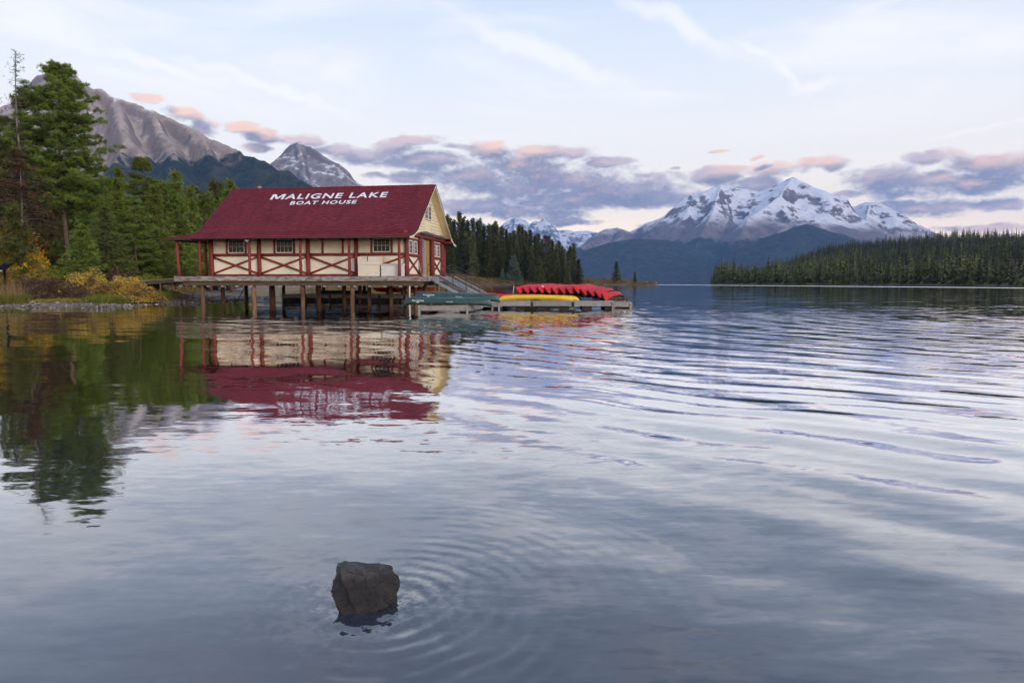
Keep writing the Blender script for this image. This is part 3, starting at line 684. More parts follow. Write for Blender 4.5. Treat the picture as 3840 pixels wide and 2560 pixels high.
# ---- log frame and infill
LOGS = [18.54, 14.38, 10.2, 6.18, 2.07]
WV = 1.5; TOPZ = 5.2
for i, u in enumerate(LOGS):
    lg(u, WV, DZ - .003, u, WV, TOPZ, .20 if i in (0, 4) else .17, .16, 40 + i, 12).build('wall_log', M['red_log'], house, True)
for i, u in enumerate((18.77, 14.5, 10.24, 6.25, 2.27)):
    lg(u, .25, DZ - .003, u, .25, 5.15, .115, .105, 50 + i, 12).build('porch_post', M['red_log'], house, True)
lg(20.62, .25, DZ - .003, 20.72, .25, 5.2, .13, .115, 56, 12).build('porch_post', M['red_log'], house, True)
for i, (u, v) in enumerate(((20.6, 3.9), (20.6, 7.4), (20.6, 11), (20.6, 13.8), (2.27, 13.75), (6.5, 13.75), (10.5, 13.75), (14.5, 13.75))):
    lg(u, v, DZ - .003, u, v, 5.15, .115, .105, 57 + i, 12).build('porch_post', M['red_log'], house, True)
lg(21.0, .25, 5.22, 1.3, .25, 5.22, .10, .10, 70, 10).build('porch_beam', M['red_log'], house, True)
lg(20.65, -.1, 5.21, 20.65, 14.1, 5.21, .10, .10, 71, 10).build('porch_beam', M['red_log'], house, True)
lg(21.0, 13.75, 5.22, 1.3, 13.75, 5.22, .10, .10, 72, 10).build('porch_beam', M['red_log'], house, True)
lg(18.7, WV, 5.27, 1.9, WV, 5.27, .13, .13, 73, 10).build('wall_plate', M['red_log'], house, True)
for k in range(23):                                                  # rafter tails under the eave
    u = 1.5 + k * .88
    MB().beam((-u, -.12, 5.02), (-u, 1.5, 5.42), .10, .11).build('rafter_tail', M['red_log'], house)

def panel(u0, u1, z0, z1, v=WV + .06, mat='cream', nm='wall_panel'): return bxu(u0, u1, v, v + .05, z0, z1).build(nm, M[mat], house)
def window(u0, u1, z0, z1, v, cols, rows, axis='front', bars=True):
    """u0<u1 along the wall; frame > pane, muntin"""
    def B(a0, a1, d0, d1, c0, c1):
        return bxu(a0, a1, v + d0, v + d1, c0, c1) if axis == 'front' else MB().bx(-(v + d0), -(v + d1), a0, a1, c0, c1)
    f = MB(); t = .075
    for (a0, a1, c0, c1) in ((u0, u1, z0, z0 + t), (u0, u1, z1 - t, z1), (u0, u0 + t, z0 + t, z1 - t), (u1 - t, u1, z0 + t, z1 - t)):
        q_ = B(a0, a1, -.02, .06, c0, c1); f.add(q_.V, q_.F)
    w = f.build('window', M['white_paint'], house)
    iu0, iu1, iz0, iz1 = u0 + t, u1 - t, z0 + t, z1 - t
    for i in range(cols):
        for j in range(rows):
            B(iu0 + (iu1 - iu0) * i / cols + .012, iu0 + (iu1 - iu0) * (i + 1) / cols - .012, .018, .026, iz0 + (iz1 - iz0) * j / rows + .012, iz0 + (iz1 - iz0) * (j + 1) / rows - .012).build('pane', M['glass'], w)
    for i in range(1, cols): x = iu0 + (iu1 - iu0) * i / cols; B(x - .012, x + .012, .0, .05, iz0, iz1).build('muntin', M['white_paint'], w)
    for j in range(1, rows): x = iz0 + (iz1 - iz0) * j / rows; B(iu0, iu1, .003, .047, x - .012, x + .012).build('muntin', M['white_paint'], w)
    return w
STUDS = [(17.18, 15.53), (13.05, 11.38), (8.98, 7.30), (4.93, 3.29)]
for k in range(4):
    a, c = LOGS[k], LOGS[k + 1]
    s0, s1 = STUDS[k]
    lg(a - .15, WV, 3.90, c + .15, WV, 3.90, .115, .115, 80 + k).build('mid_rail', M['red_log'], house, True)
    lg(a - .15, WV, 2.27, c + .15, WV, 2.27, .095, .095, 90 + k).build('sill_log', M['red_log'], house, True)
    for s_ in (s0, s1): lg(s_, WV + .02, 3.99, s_, WV + .02, TOPZ, .085, .08, int(s_ * 10), 8).build('stud', M['red_log'], house, True)
    panel(a - .1, s0, 3.95, 5.2); panel(s0 - .003, s1, 3.95, 4.05 if k != 2 else 5.2); panel(s1 - .003, c + .1, 3.95, 5.2)
    if k != 2: window(s1 + .10, s0 - .10, 4.04, 5.10, WV + .02, 4, 2)
    nb_ = 3
    for j in range(nb_):                                             # lower infill boards
        z0 = 2.3 + j * (1.55 / nb_); panel(a - .1, c + .1, z0 + .003, z0 + 1.55 / nb_ - .003, WV + .06 + .004 * (j % 2), nm='wall_board')
    MB().log((-(a - .17), WV - .02, 3.72), (-(c + .17), WV - .02, 2.43), .085, .08, 8, 100 + k).build('brace', M['red_log'], house, True)
    MB().log((-(a - .17), WV + .03, 2.43), (-(c + .17), WV + .03, 3.72), .085, .08, 8, 110 + k).build('brace', M['red_log'], house, True)
bxu(10.72, 10.82, WV + .03, WV + .055, 2.95, 3.10).build('vent_cover', M['darkwood'], house)
# back wall, left wall, floor: seen only through gaps
bxu(18.4, 2.2, 12.25, 12.33, DZ, 5.6).build('rear_wall', M['cream'], house)
MB().bx(-18.62, -18.54, 1.66, 12.25, DZ, 5.7).build('left_wall', M['cream'], house)
for v in (5.0, 8.8, 12.25): lg(18.6, v, DZ, 18.6, v, 5.2, .17, .16, int(v * 9)).build('wall_log', M['red_log'], house, True)
bxu(18.4, 2.3, 1.7, 12.2, 5.30, 5.36).build('ceiling_boards', M['painted_dark'], house)

# ---- right gable end (plane u = 2.1)
GU = 2.1
def side_panel(v0, v1, z0, z1, mat='cream', d=.06, nm='wall_panel'): return MB().bx(-(GU + d), -(GU + d + .05), v0, v1, z0, z1).build(nm, M[mat], house)
for i, v in enumerate((5.09, 8.80)): lg(GU, v, DZ - .003, GU, v, 5.55, .24, .22, 120 + i, 12).build('door_log', M['red_log'], house, True)
lg(GU, 12.1, DZ - .003, GU, 12.1, TOPZ, .20, .19, 125, 12).build('wall_log', M['red_log'], house, True)
lg(GU - .05, .9, 5.52, GU - .05, 13.3, 5.52, .20, .20, 126, 12).build('gable_beam', M['red_log'], house, True)
for (a, c) in ((1.7, 5.0), (8.9, 12.0)):
    lg(GU, a, 3.86, GU, c, 3.86, .12, .12, int(a * 7)).build('mid_rail', M['red_log'], house, True)
    lg(GU, a, 2.27, GU, c, 2.27, .10, .10, int(a * 9)).build('sill_log', M['red_log'], house, True)
    lg(GU, a, 5.12, GU, c, 5.12, .09, .09, int(a * 11)).build('stud', M['red_log'], house, True)
    lg(GU + .01, a + .1, 3.72, GU + .01, c - .1, 2.42, .085, .08, int(a * 13)).build('brace', M['red_log'], house, True)
    lg(GU + .04, a + .1, 2.42, GU + .04, c - .1, 3.72, .085, .08, int(a * 17)).build('brace', M['red_log'], house, True)
    side_panel(a - .1, c + .1, 2.3, 3.85); side_panel(a - .1, c + .1, 3.85, 5.4, 'red_log', .075)
    side_panel(a + .45, c - .25, 5.16, 5.38, 'cream', .03)
for (a, c) in ((2.12, 3.0), (3.45, 4.3), (9.35, 10.1), (10.45, 11.4)): window(a, c, 3.96, 5.02, GU - .02, 2, 3, 'side')
# doors: metal lattice screen and plank door
dr_ = MB()
for k in range(-8, 14):
    for sgn in (1, -1):
        z0 = 2.2 + k * .24; a0, a1 = 5.45, 6.95
        p0 = (5.45, z0); p1 = (6.95, z0 + sgn * 1.5) if sgn > 0 else (6.95, z0 - 1.5)
        zz = [(p0[0] + (p1[0] - p0[0]) * t, p0[1] + (p1[1] - p0[1]) * t) for t in np.linspace(0, 1, 31)]
        zz = [q_ for q_ in zz if 2.22 <= q_[1] <= 5.2]
        if len(zz) > 1: dr_.beam((-(GU + .10 + .012 * sgn), zz[0][0], zz[0][1]), (-(GU + .10 + .012 * sgn), zz[-1][0], zz[-1][1]), .05, .012, (1, 0, 0))
sd_ = dr_.build('lattice_screen', M['lattice'], house)
fr = MB()
for (a, c, z0, z1) in ((5.38, 5.46, 2.18, 5.28), (6.94, 7.02, 2.18, 5.28), (5.46, 6.94, 5.2, 5.28), (5.46, 6.94, 2.18, 2.26)): fr.bx(-(GU + .07), -(GU + .14), a, c, z0, z1)
fr.build('screen_frame', M['lattice'], house)
side_panel(5.3, 7.0, 2.18, 5.3, 'painted_dark', .2, 'door_shade_sheet')  # flat dark sheet, painted as the shade behind the lattice
pd = side_panel(7.06, 8.2, 2.18, 5.3, 'plank_door', .10, 'door')
for k in range(5): MB().bx(-(GU + .065), -(GU + .098), 7.07 + k * .226, 7.07 + k * .226 + .218, 2.2, 5.28).build('door_plank', M['plank_door'], pd)
side_panel(8.2, 8.6, 2.18, 5.3, 'painted_dark', .12, 'door_shade_sheet')  # dark strip, the shade beside the plank door put in as colour
# gable siding: rounded boards cut to the roof slope
SL = 4.13 / 5.35                                                     # main roof slope
def slope_v(z): return 1.65 + (z - 5.75) / SL
GS = 1.98
def siding(z0, z1, va, vb):
    m = MB(); n = 4
    prof = [(GS - .05 * math.sin(math.pi * (i + .3) / (n + .6)), z0 + (z1 - z0) * i / n) for i in range(n + 1)]
    vs = []
    for (uu, z) in prof:
        lo = max(va, slope_v(z) + .05); hi = min(vb, 14 - slope_v(z) - .05)
        vs += [(-uu, lo, z), (-uu, max(lo, hi), z)]
    k = len(prof)
    vs += [(-(GS + .05), v_[1], v_[2]) for v_ in vs]
    fs = [(2 * i, 2 * i + 1, 2 * i + 3, 2 * i + 2) for i in range(n)] + [(0, 2 * k, 2 * k + 1, 1), (2 * k - 2, 2 * k - 1, 4 * k - 1, 4 * k - 2)]
    return m.add(vs, fs)
zz = 5.72
while zz < 9.55:
    z1 = zz + .262
    if zz < 8.25:
        siding(zz, z1 - .012, 0, 6.02).build('siding_board', M['cream2'], house); siding(zz, z1 - .012, 8.02, 14).build('siding_board', M['cream2'], house)
    else: siding(zz, z1 - .012, 0, 14).build('siding_board', M['cream2'], house)
    zz = z1
MB().bx(-GS, -(GS + .06), 6.02, 8.02, 5.7, 8.3).build('loft_panel', M['cream2'], house)
MB().bx(-(GS - .03), -(GS - .002), 6.04, 6.16, 5.72, 6.95).build('loft_trim', M['cream2'], house)
MB().bx(-(GS - .03), -(GS - .002), 7.90, 8.0, 5.72, 6.95).build('loft_trim', M['cream2'], house)
window(6.05, 6.98, 6.98, 8.16, GS - .08, 2, 3, 'side'); window(7.06, 8.0, 6.98, 8.16, GS - .08, 2, 3, 'side')
MB().bx(-18.55, -18.49, 1.7, 12.3, 5.7, 5.75).build('left_gable_foot', M['cream2'], house)
lgm = MB(); lgm.add([(-18.6, 1.75, 5.75), (-18.6, 12.25, 5.75), (-18.6, 7, 9.75), (-18.5, 1.75, 5.75), (-18.5, 12.25, 5.75), (-18.5, 7, 9.75)], [(0, 2, 1), (3, 4, 5), (0, 3, 5, 2), (1, 2, 5, 4)])
lgm.build('left_gable', M['cream2'], house)
# old dark log slabs over the door
MB().tube([(-1.72, 4.2, 5.72), (-1.70, 5.6, 5.80), (-1.70, 7.2, 5.76), (-1.72, 8.8, 5.79)], [.08, .13, .11, .06], 8, .2, 3).build('door_hood_slab', M['darkwood'], house)
MB().tube([(-1.66, 8.6, 5.70), (-1.66, 10.2, 5.74), (-1.68, 11.6, 5.70)], [.10, .14, .07], 8, .2, 4).build('door_hood_slab', M['darkwood'], house)
# purlin ends under the verge
for (v, z) in ((1.35, 5.36), (12.65, 5.36), (7.0, 9.62)): lg(2.5, v, z, 1.25, v, z, .13, .13, int(v * 31)).build('purlin', M['red_log'], house, True)

# ---- roof of stepped shingle courses
PF = [(7.0, 9.88), (1.65, 5.75), (.75, 5.37), (-.25, 5.17)]           # front profile, ridge to eave (v, z)
rr = random.Random(77)
def course_plane(p_top, p_bot, uf, n, seg=.32, flip=False):
    """p=(v,z); uf(t) -> (u right, u left) along the slope, t=0 top"""
    m = MB(); dv, dz = p_bot[0] - p_top[0], p_bot[1] - p_top[1]; L = math.hypot(dv, dz); nv, nz_ = -dz / L, dv / L
    if nz_ < 0: nv, nz_ = -nv, -nz_
    for i in range(n):
        t0, t1 = i / n, (i + 1) / n
        a0, a1 = uf(t0); c0, c1 = uf(t1)
        k = max(1, int((max(a1, c1) - min(a0, c0)) / seg)); off = rr.random() * .5
        ed = [0] + [min(1, max(0, (j + off + rr.uniform(-.15, .15)) / k)) for j in range(1, k)] + [1]
        for s0, s1 in zip(ed[:-1], ed[1:]):
            if s1 - s0 < 1e-4: continue
            h0 = .003; h1 = .038 + rr.uniform(-.008, .010); ex = rr.uniform(-.012, .014) / L
            def pt(s, t, h, lo, hi): return (-(lo + (hi - lo) * s), (lambda V: V)(p_top[0] + dv * t + nv * h), p_top[1] + dz * t + nz_ * h)
            A = pt(s0, t0, h0, a0, a1); B_ = pt(s1, t0, h0, a0, a1); Cc = pt(s1, t1 + ex, h1, c0, c1); D = pt(s0, t1 + ex, h1, c0, c1)
            E_ = pt(s1, t1 + ex, 0, c0, c1); F_ = pt(s0, t1 + ex, 0, c0, c1)
            if flip: A, B_, Cc, D, E_, F_ = [(x, 14 - y, z) for (x, y, z) in (A, B_, Cc, D, E_, F_)]
            m.add([A, B_, Cc, D, E_, F_], [(0, 1, 2, 3), (3, 2, 4, 5)] if flip else [(3, 2, 1, 0), (5, 4, 2, 3)])
    return m
roof = MB().bx(-19.72, -1.27, 6.9, 7.1, 9.855, 9.925).build('roof', M['roof'], house)   # ridge board; slopes hang from it
for fl in (False, True):
    course_plane(PF[0], PF[1], lambda t: (1.27, 19.70), 44, flip=fl).build('shingle_slope', M['roof'], roof)
    course_plane(PF[1], PF[2], lambda t: (1.27, 19.70 + .86 * t), 6, flip=fl).build('shingle_slope', M['roof'], roof)
    course_plane(PF[2], PF[3], lambda t: (1.27, 20.56 + .96 * t), 6, flip=fl).build('shingle_slope', M['roof'], roof)
    for (a, c) in zip(PF[:-1], PF[1:]):                              # boarded underside
        m = MB(); th = .10
        l0 = {PF[0]: 19.7, PF[1]: 19.7, PF[2]: 20.56, PF[3]: 21.52}
        pts = [(-1.27, a[0], a[1] - th), (-l0[a], a[0], a[1] - th), (-l0[c], c[0], c[1] - .06), (-1.27, c[0], c[1] - .06), (-1.27, a[0], a[1] - .005), (-l0[a], a[0], a[1] - .005), (-l0[c], c[0], c[1] - .005), (-1.27, c[0], c[1] - .005)]
        if fl: pts = [(x, 14 - y, z) for x, y, z in pts]
        m.add(pts, [(0, 1, 2, 3), (7, 6, 5, 4), (0, 3, 7, 4), (1, 5, 6, 2), (3, 2, 6, 7)])
        m.build('soffit', M['cream2'] if a == PF[0] else M['red_log'], roof)
    # barge boards on both verges
    for uu, d in ((1.27, -.06), (19.70, .06)):
        m = MB()
        for (a, c) in zip(PF[:2] if uu > 5 else PF[:-1], PF[1:2] if uu > 5 else PF[1:]):
            for (d0, d1, h0, h1, key) in ((0, d, -.22, -.02, 0),):
                q_ = [(-uu, a[0], a[1] + h0), (-uu, c[0], c[1] + h0 * .6), (-uu, c[0], c[1] + h1), (-uu, a[0], a[1] + h1)]
                q_ += [(x - d, y, z) for x, y, z in q_]
                if fl: q_ = [(x, 14 - y, z) for x, y, z in q_]
                m.add(q_, [(0, 1, 2, 3), (7, 6, 5, 4), (0, 4, 5, 1), (1, 5, 6, 2), (2, 6, 7, 3), (3, 7, 4, 0)])
        m.build('barge_board', M['cream2'], roof)
        m = MB()
        for (a, c) in zip(PF[:2] if uu > 5 else PF[:-1], PF[1:2] if uu > 5 else PF[1:]):
            q_ = [(-uu + .09 * (1 if uu < 5 else -1), a[0], a[1] - .015), (-uu + .09 * (1 if uu < 5 else -1), c[0], c[1] - .015), (-uu + .09 * (1 if uu < 5 else -1), c[0], c[1] + .04), (-uu + .09 * (1 if uu < 5 else -1), a[0], a[1] + .04)]
            q_ += [(x - .10 * (1 if uu < 5 else -1), y, z) for x, y, z in q_]
            if fl: q_ = [(x, 14 - y, z) for x, y, z in q_]
            m.add(q_, [(0, 1, 2, 3), (7, 6, 5, 4), (0, 4, 5, 1), (1, 5, 6, 2), (2, 6, 7, 3), (3, 7, 4, 0)])
        m.build('verge_trim', M['roof_dark'], roof)
# left porch roof (hipped skirt)
lp = MB()
for (t0, t1, n) in ((0, 1, 6), (1, 2, 6)):
    a, c = PF[1 + t0], PF[1 + t1]; ua, uc = (19.70, 20.56) if t0 == 0 else (20.56, 21.52)
    for i in range(n):
        s0, s1 = i / n, (i + 1) / n
        f = lambda s, h: (-(ua + (uc - ua) * s), a[0] + (c[0] - a[0]) * s, a[1] + (c[1] - a[1]) * s + h)
        A, B_ = f(s0, .004), f(s1, .028); Ar = (A[0], 14 - A[1], A[2]); Br = (B_[0], 14 - B_[1], B_[2]); Bl = (B_[0], B_[1], B_[2] - .03); Brl = (Br[0], Br[1], Br[2] - .03)
        lp.add([A, B_, Br, Ar, Bl, Brl], [(0, 1, 2, 3)[::-1], (1, 4, 5, 2)[::-1]])
lp.build('porch_roof', M['roof'], roof)
m = MB(); a, c = PF[1], PF[3]
m.add([(-19.7, a[0], a[1] - .06), (-21.5, c[0], c[1] - .04), (-21.5, 14 - c[0], c[1] - .04), (-19.7, 14 - a[0], a[1] - .06)], [(0, 1, 2, 3)]); m.build('porch_soffit', M['red_log'], roof)
MB().bx(-21.55, -1.30, -.30, -.262, 5.02, 5.155).build('eave_board', M['roof_dark'], roof)
MB().bx(-21.56, -21.52, -.26, 14.26, 5.03, 5.155).build('eave_board', M['roof_dark'], roof)
MB().tube([(-19.0, -.36, 5.10), (-1.35, -.36, 5.06)], .055, 8).build('gutter', M['roof_dark'], roof, True)
for k in range(72):                                                  # ridge cap shingles
    u = 1.27 + k * .2562
    MB().add([(-u, 6.86, 9.80), (-u, 7, 9.935 + .012 * (k % 2)), (-u, 7.14, 9.80), (-(u + .27), 6.86, 9.80), (-(u + .27), 7, 9.925 + .008 * (k % 3)), (-(u + .27), 7.14, 9.80)], [(0, 1, 4, 3), (1, 2, 5, 4), (0, 2, 1), (3, 4, 5)]).build('ridge_cap', M['roof'], roof)
vm = MB().tube([(-17.35, 7.25, 9.7), (-17.35, 7.25, 10.02), (-17.35, 7.25, 10.10), (-17.35, 7.25, 10.15)], [.16, .16, .24, .08], 12).build('roof_vent', M['driftwood'], roof, True)

# painted name
def text_mesh(txt, bold=.02, spacing=1.0):
    cu = bpy.data.curves.new('txt', 'FONT'); cu.body = txt; cu.offset = bold; cu.space_character = spacing; cu.resolution_u = 3
    o = bpy.data.objects.new('txt', cu); C.objects.link(o)
    bpy.context.view_layer.update()
    me = bpy.data.meshes.new_from_object(o.evaluated_get(bpy.context.evaluated_depsgraph_get()))
    V = np.array([v.co[:2] for v in me.vertices]); F = [tuple(p.vertices) for p in me.polygons]
    bpy.data.objects.remove(o); bpy.data.curves.remove(cu); bpy.data.meshes.remove(me)
    V -= V.min(0); V /= V.max(0)
    return V, F
def roof_text(txt, u_left, u_right, v0, v1, bold):
    V, F = text_mesh(txt, bold, 1.18)
    L = math.hypot(5.35, 4.13); nv, nz_ = -4.13 / L, 5.35 / L
    m = MB(); vs = []
    for x, y in V:
        v = v0 + (v1 - v0) * y; z = 5.75 + (v - 1.65) * SL
        vs.append((-(u_left + (u_right - u_left) * x), v + nv * .056, z + nz_ * .056))
    m.add(vs, F); m.build('roof_lettering', M['letter'], roof)
m = MB(); Lr = math.hypot(5.35, 4.13); vs = []
for x, y in ((0, 0), (0, 1), (.26, 1), (.5, .40), (.74, 1), (1, 1), (1, 0), (.82, 0), (.82, .70), (.58, .10), (.42, .10), (.18, .70), (.18, 0)):
    v_ = 5.47 + .68 * y; vs.append((-(15.45 - 1.22 * x), v_ - 4.13 / Lr * .056, 5.75 + (v_ - 1.65) * SL + 5.35 / Lr * .056))
m.add(vs, [tuple(range(13))[::-1]]); m.build('roof_lettering', M['letter'], roof)
roof_text('ALIGNE LAKE', 14.10, 5.05, 5.47, 6.15, .024)
roof_text('BOAT HOUSE', 13.30, 7.45, 4.75, 5.20, .026)

# ---- things on the deck
gl = empty('globe_lamp', loc2w(14.53, .10, 4.62), -TH, 'round white globe lamp fixed to the second porch post', 'lamp')
bm = bmesh.new(); bmesh.ops.create_uvsphere(bm, u_segments=16, v_segments=10, radius=.17); me = bpy.data.meshes.new('globe'); bm.to_mesh(me); bm.free(); me.materials.append(M['globe']); me.polygons.foreach_set('use_smooth', np.ones(len(me.polygons), bool))
o = link('globe', me, gl); o.location = (0, -.10, .38)
MB().tube([(0, .12, .2), (0, -.02, .2), (0, -.10, .22)], .03, 8).build('bracket', M['roof_dark'], gl)
ch = empty('storage_chest', loc2w(5.69, .55, DZ), -TH, 'tall cream storage chest with faint red lettering and a black hasp', 'chest', 'chests on the wharf deck')
MB().bx(0, 1.72, 0, .75, .02, .88).build('body', M['chest_cream'], ch)
cl = MB(); cl.add([(-.01, -.01, .895), (1.73, -.01, .895), (1.73, .76, .895), (-.01, .76, .895), (-.01, -.01, 1.50), (1.73, -.01, 1.50), (1.73, .76, 1.58), (-.01, .76, 1.58)], [(0, 3, 2, 1), (4, 5, 6, 7), (0, 1, 5, 4), (1, 2, 6, 5), (2, 3, 7, 6), (3, 0, 4, 7)]); lid = cl.build('lid', M['chest_cream'], ch)
MB().bx(.76, .82, -.035, -.012, 1.16, 1.5).build('hasp', M['black_trim'], lid)
V, F = text_mesh('PETER RAN', .01); t_ = MB(); t_.add([(.32 + .42 * x, -.013, 1.36 + .07 * y) for x, y in V], F); t_.build('chest_lettering', M['red_print'], lid)
c2_ = empty('storage_chest', loc2w(3.80, .50, DZ), -TH, 'low pale grey storage chest behind the right-hand porch post', 'chest', 'chests on the wharf deck')
MB().bx(0, 1.62, 0, .75, .02, .80).build('body', M['chest_grey'], c2_)
cl = MB(); cl.add([(-.015, -.02, .815), (1.635, -.02, .815), (1.635, .77, .815), (-.015, .77, .815), (-.015, -.02, .86), (1.635, -.02, .86), (1.635, .77, .98), (-.015, .77, .98)], [(0, 3, 2, 1), (4, 5, 6, 7), (0, 1, 5, 4), (1, 2, 6, 5), (2, 3, 7, 6), (3, 0, 4, 7)]); cl.build('lid', M['chest_grey'], c2_)
an = MB().tube([loc2w(1.75, 4.6, DZ), loc2w(1.78, 4.3, DZ + .35), loc2w(1.80, 4.0, DZ + .7), loc2w(1.85, 4.05, DZ + 1.05), loc2w(1.9, 4.15, DZ + 1.25)], [.06, .055, .05, .045, .02], 8, .1, 2).build('bent_branch', M['driftwood'], None, True)
tag(an, 'bent pale driftwood branch leaning beside the boathouse door', 'branch')

# ramp from the bank up to the left end of the wharf
rmp = empty('boardwalk', (0, 0, 0), 0, 'grey plank boardwalk leading from the grassy bank onto the wharf', 'boardwalk')
A0 = loc2w(20.95, 3.0, DZ - .03); A1 = loc2w(20.95, 5.4, DZ - .03); B0 = A0 + Vector((-6.2, 1.0, -.45)); B1 = A1 + Vector((-6.2, 1.2, -.45))
for k in range(22):
    t0, t1 = k / 22, (k + .95) / 22
    p0, p1, p2, p3 = A0.lerp(B0, t0), A1.lerp(B1, t0), A1.lerp(B1, t1), A0.lerp(B0, t1); dz = Vector((0, 0, .05))
    MB().add([p0, p1, p2, p3, p0 + dz, p1 + dz, p2 + dz, p3 + dz], [(0, 1, 2, 3), (7, 6, 5, 4), (0, 4, 5, 1), (1, 5, 6, 2), (2, 6, 7, 3), (3, 7, 4, 0)]).build('plank', M['dock'], rmp)
MB().beam(A0 + Vector((0, .1, -.17)), B0 + Vector((0, .1, -.17)), .14, .28).build('stringer', M['beam'], rmp)
MB().beam(A1 + Vector((0, -.1, -.17)), B1 + Vector((0, -.1, -.17)), .14, .28).build('stringer', M['beam'], rmp)
q_ = A0.lerp(B0, .55); MB().log((q_.x, q_.y + .1, gz(q_.x, q_.y) - .2), (q_.x, q_.y + .1, q_.z - .16), .09, .08, 8, 1).build('post', M['pile'], rmp)
# ------------------------------------------------------------------ floating docks
def dock(name, label, x, y, rz, w, dep, top, nplank, legs=True):
    """front-left corner at x,y; w along the front, dep backwards"""
    d = empty(name, (x, y, 0), rz, label, 'dock', 'floating docks')
    rg = random.Random(int(x * 100) + 7)
    for k in range(nplank):
        a = w * k / nplank
        MB().bx(a + .006, a + w / nplank - .006, -.02, dep, top - .045, top - rg.uniform(0, .006)).build('plank', M['dock'], d)
    n = max(1, round(w / 2.4))
    for k in range(n):
        MB().bx(w * k / n + .01, w * (k + 1) / n - .01, -.07, -.025, top - .33, top - .05).build('fascia_board', M['dock'], d)
    for e, xx in ((0, -.05), (1, w + .005)): MB().bx(xx, xx + .045, -.02, dep, top - .33, top - .05).build('fascia_board', M['dock'], d)
    for k in range(max(2, round(w / 1.3))):
        a = .12 + (w - .7) * k / max(1, round(w / 1.3) - 1)
        MB().bx(a, a + .6, .12, dep - .1, -.25, top - .34).build('float', M['dock_dark'], d)
    for xx in (.02, w - .14):
        MB().bx(xx, xx + .12, -.135, -.075, -.3, top - .04).build('corner_post', M['dock'], d)
    for k in range(1, n): MB().bx(w * k / n - .09, w * k / n + .09, -.10, -.073, top - .36, top - .06).build('bracket', M['dock_dark'], d)
    return d
dA = dock('floating_dock', 'small grey floating dock under the green canoes', -5.45, 39.75, -math.radians(8), 3.0, 4.2, .42, 14)
dB = dock('floating_dock', 'long grey floating dock holding the yellow kayak and red canoes', -1.35, 44.55, -math.radians(3), 7.95, 3.6, .52, 40)
dD = dock('floating_dock', 'grey floating dock at the foot of the two metal ramps', -4.9, 44.9, -math.radians(8), 4.2, 13.0, .46, 20)
dE = dock('floating_dock', 'short grey dock end under the last red canoe', 6.72, 45.6, -math.radians(3), 1.25, 3.6, .42, 6)
dC = dock('floating_dock', 'shaded grey dock behind the wharf piles', -20.3, 60.4, -math.radians(9), 13.5, 2.6, .66, 30)

# ------------------------------------------------------------------ ramps
def ramp(label, p, q_, width, grp='ramps'):
    r = empty('gangway_ramp', p, 0, label, 'ramp', grp)
    p = Vector(p); q_ = Vector(q_); d = q_ - p; sd = Vector((d.y, -d.x, 0)).normalized() * width / 2
    Z = Vector((0, 0, 0)); up = Vector((0, 0, 1))
    for s_ in (-1, 1): MB().beam(Z + sd * s_, d + sd * s_, .06, .20).build('stringer', M['alu'], r)
    for k in range(18):
        t = (k + .5) / 18; c_ = d * t; MB().beam(c_ - sd * .95 + up * .02, c_ + sd * .95 + up * .02, .16, .03).build('tread', M['tread'], r)
    for s_ in (-1, 1):
        o_ = sd * s_
        for h in (1.0, .55):
            MB().tube([o_ + up * .12 if h > .9 else o_ + up * .5 + d * .0, o_ + up * h + d * .02, o_ + up * h + d * .97, d * .99 + o_ + up * .12], .024, 6).build('handrail', M['rail'], r) if h > .9 else MB().tube([o_ + up * h + d * .02, o_ + up * h + d * .97], .022, 6).build('handrail', M['rail'], r)
        for t in (.33, .66): MB().tube([o_ + d * t, o_ + d * t + up * 1.0], .022, 6).build('rail_post', M['rail'], r)
    return r
ramp('nearer metal ramp with dark handrails from the wharf corner to the dock', tuple(loc2w(-.12, 1.3, 2.12)), (-2.75, 49.3, .52), 1.2)
ramp('farther metal ramp with dark handrails from the back of the wharf', tuple(loc2w(-.12, 6.6, 2.12)), (-1.95, 56.2, .52), 1.2)

# ------------------------------------------------------------------ canoes and kayaks
def hull(L, Wd, D, rise, thick=.022, ns=26, nj=12, n=2.5, rock=.03, stem=.10, taper=2.0):
    def ring(off):
        out = []
        for i in range(ns + 1):
            t = -1 + 2 * i / ns; t = math.copysign(abs(t) ** .8, t); a = abs(t)
            bw = Wd / 2 * max(0, 1 - a ** taper) ** .9 + .018 - off
            zs = D + rise * a ** 4
            k = max(0, (a - (1 - stem)) / stem)
            zk = rock * a ** 4 + (zs * .80) * (1 - math.sqrt(max(0, 1 - k * k))) + off
            row = []
            for j in range(nj + 1):
                an = -math.pi / 2 + math.pi * j / nj
                y = max(.004, bw) * math.copysign(abs(math.sin(an)) ** (2 / n), math.sin(an)); z = zk + (zs - zk) * (1 - abs(math.cos(an)) ** (2 / n))
                row.append((t * L / 2 * (1 - off * .5 / L), y, z))
            out.append(row)
        return out
    return ring(0), ring(thick)
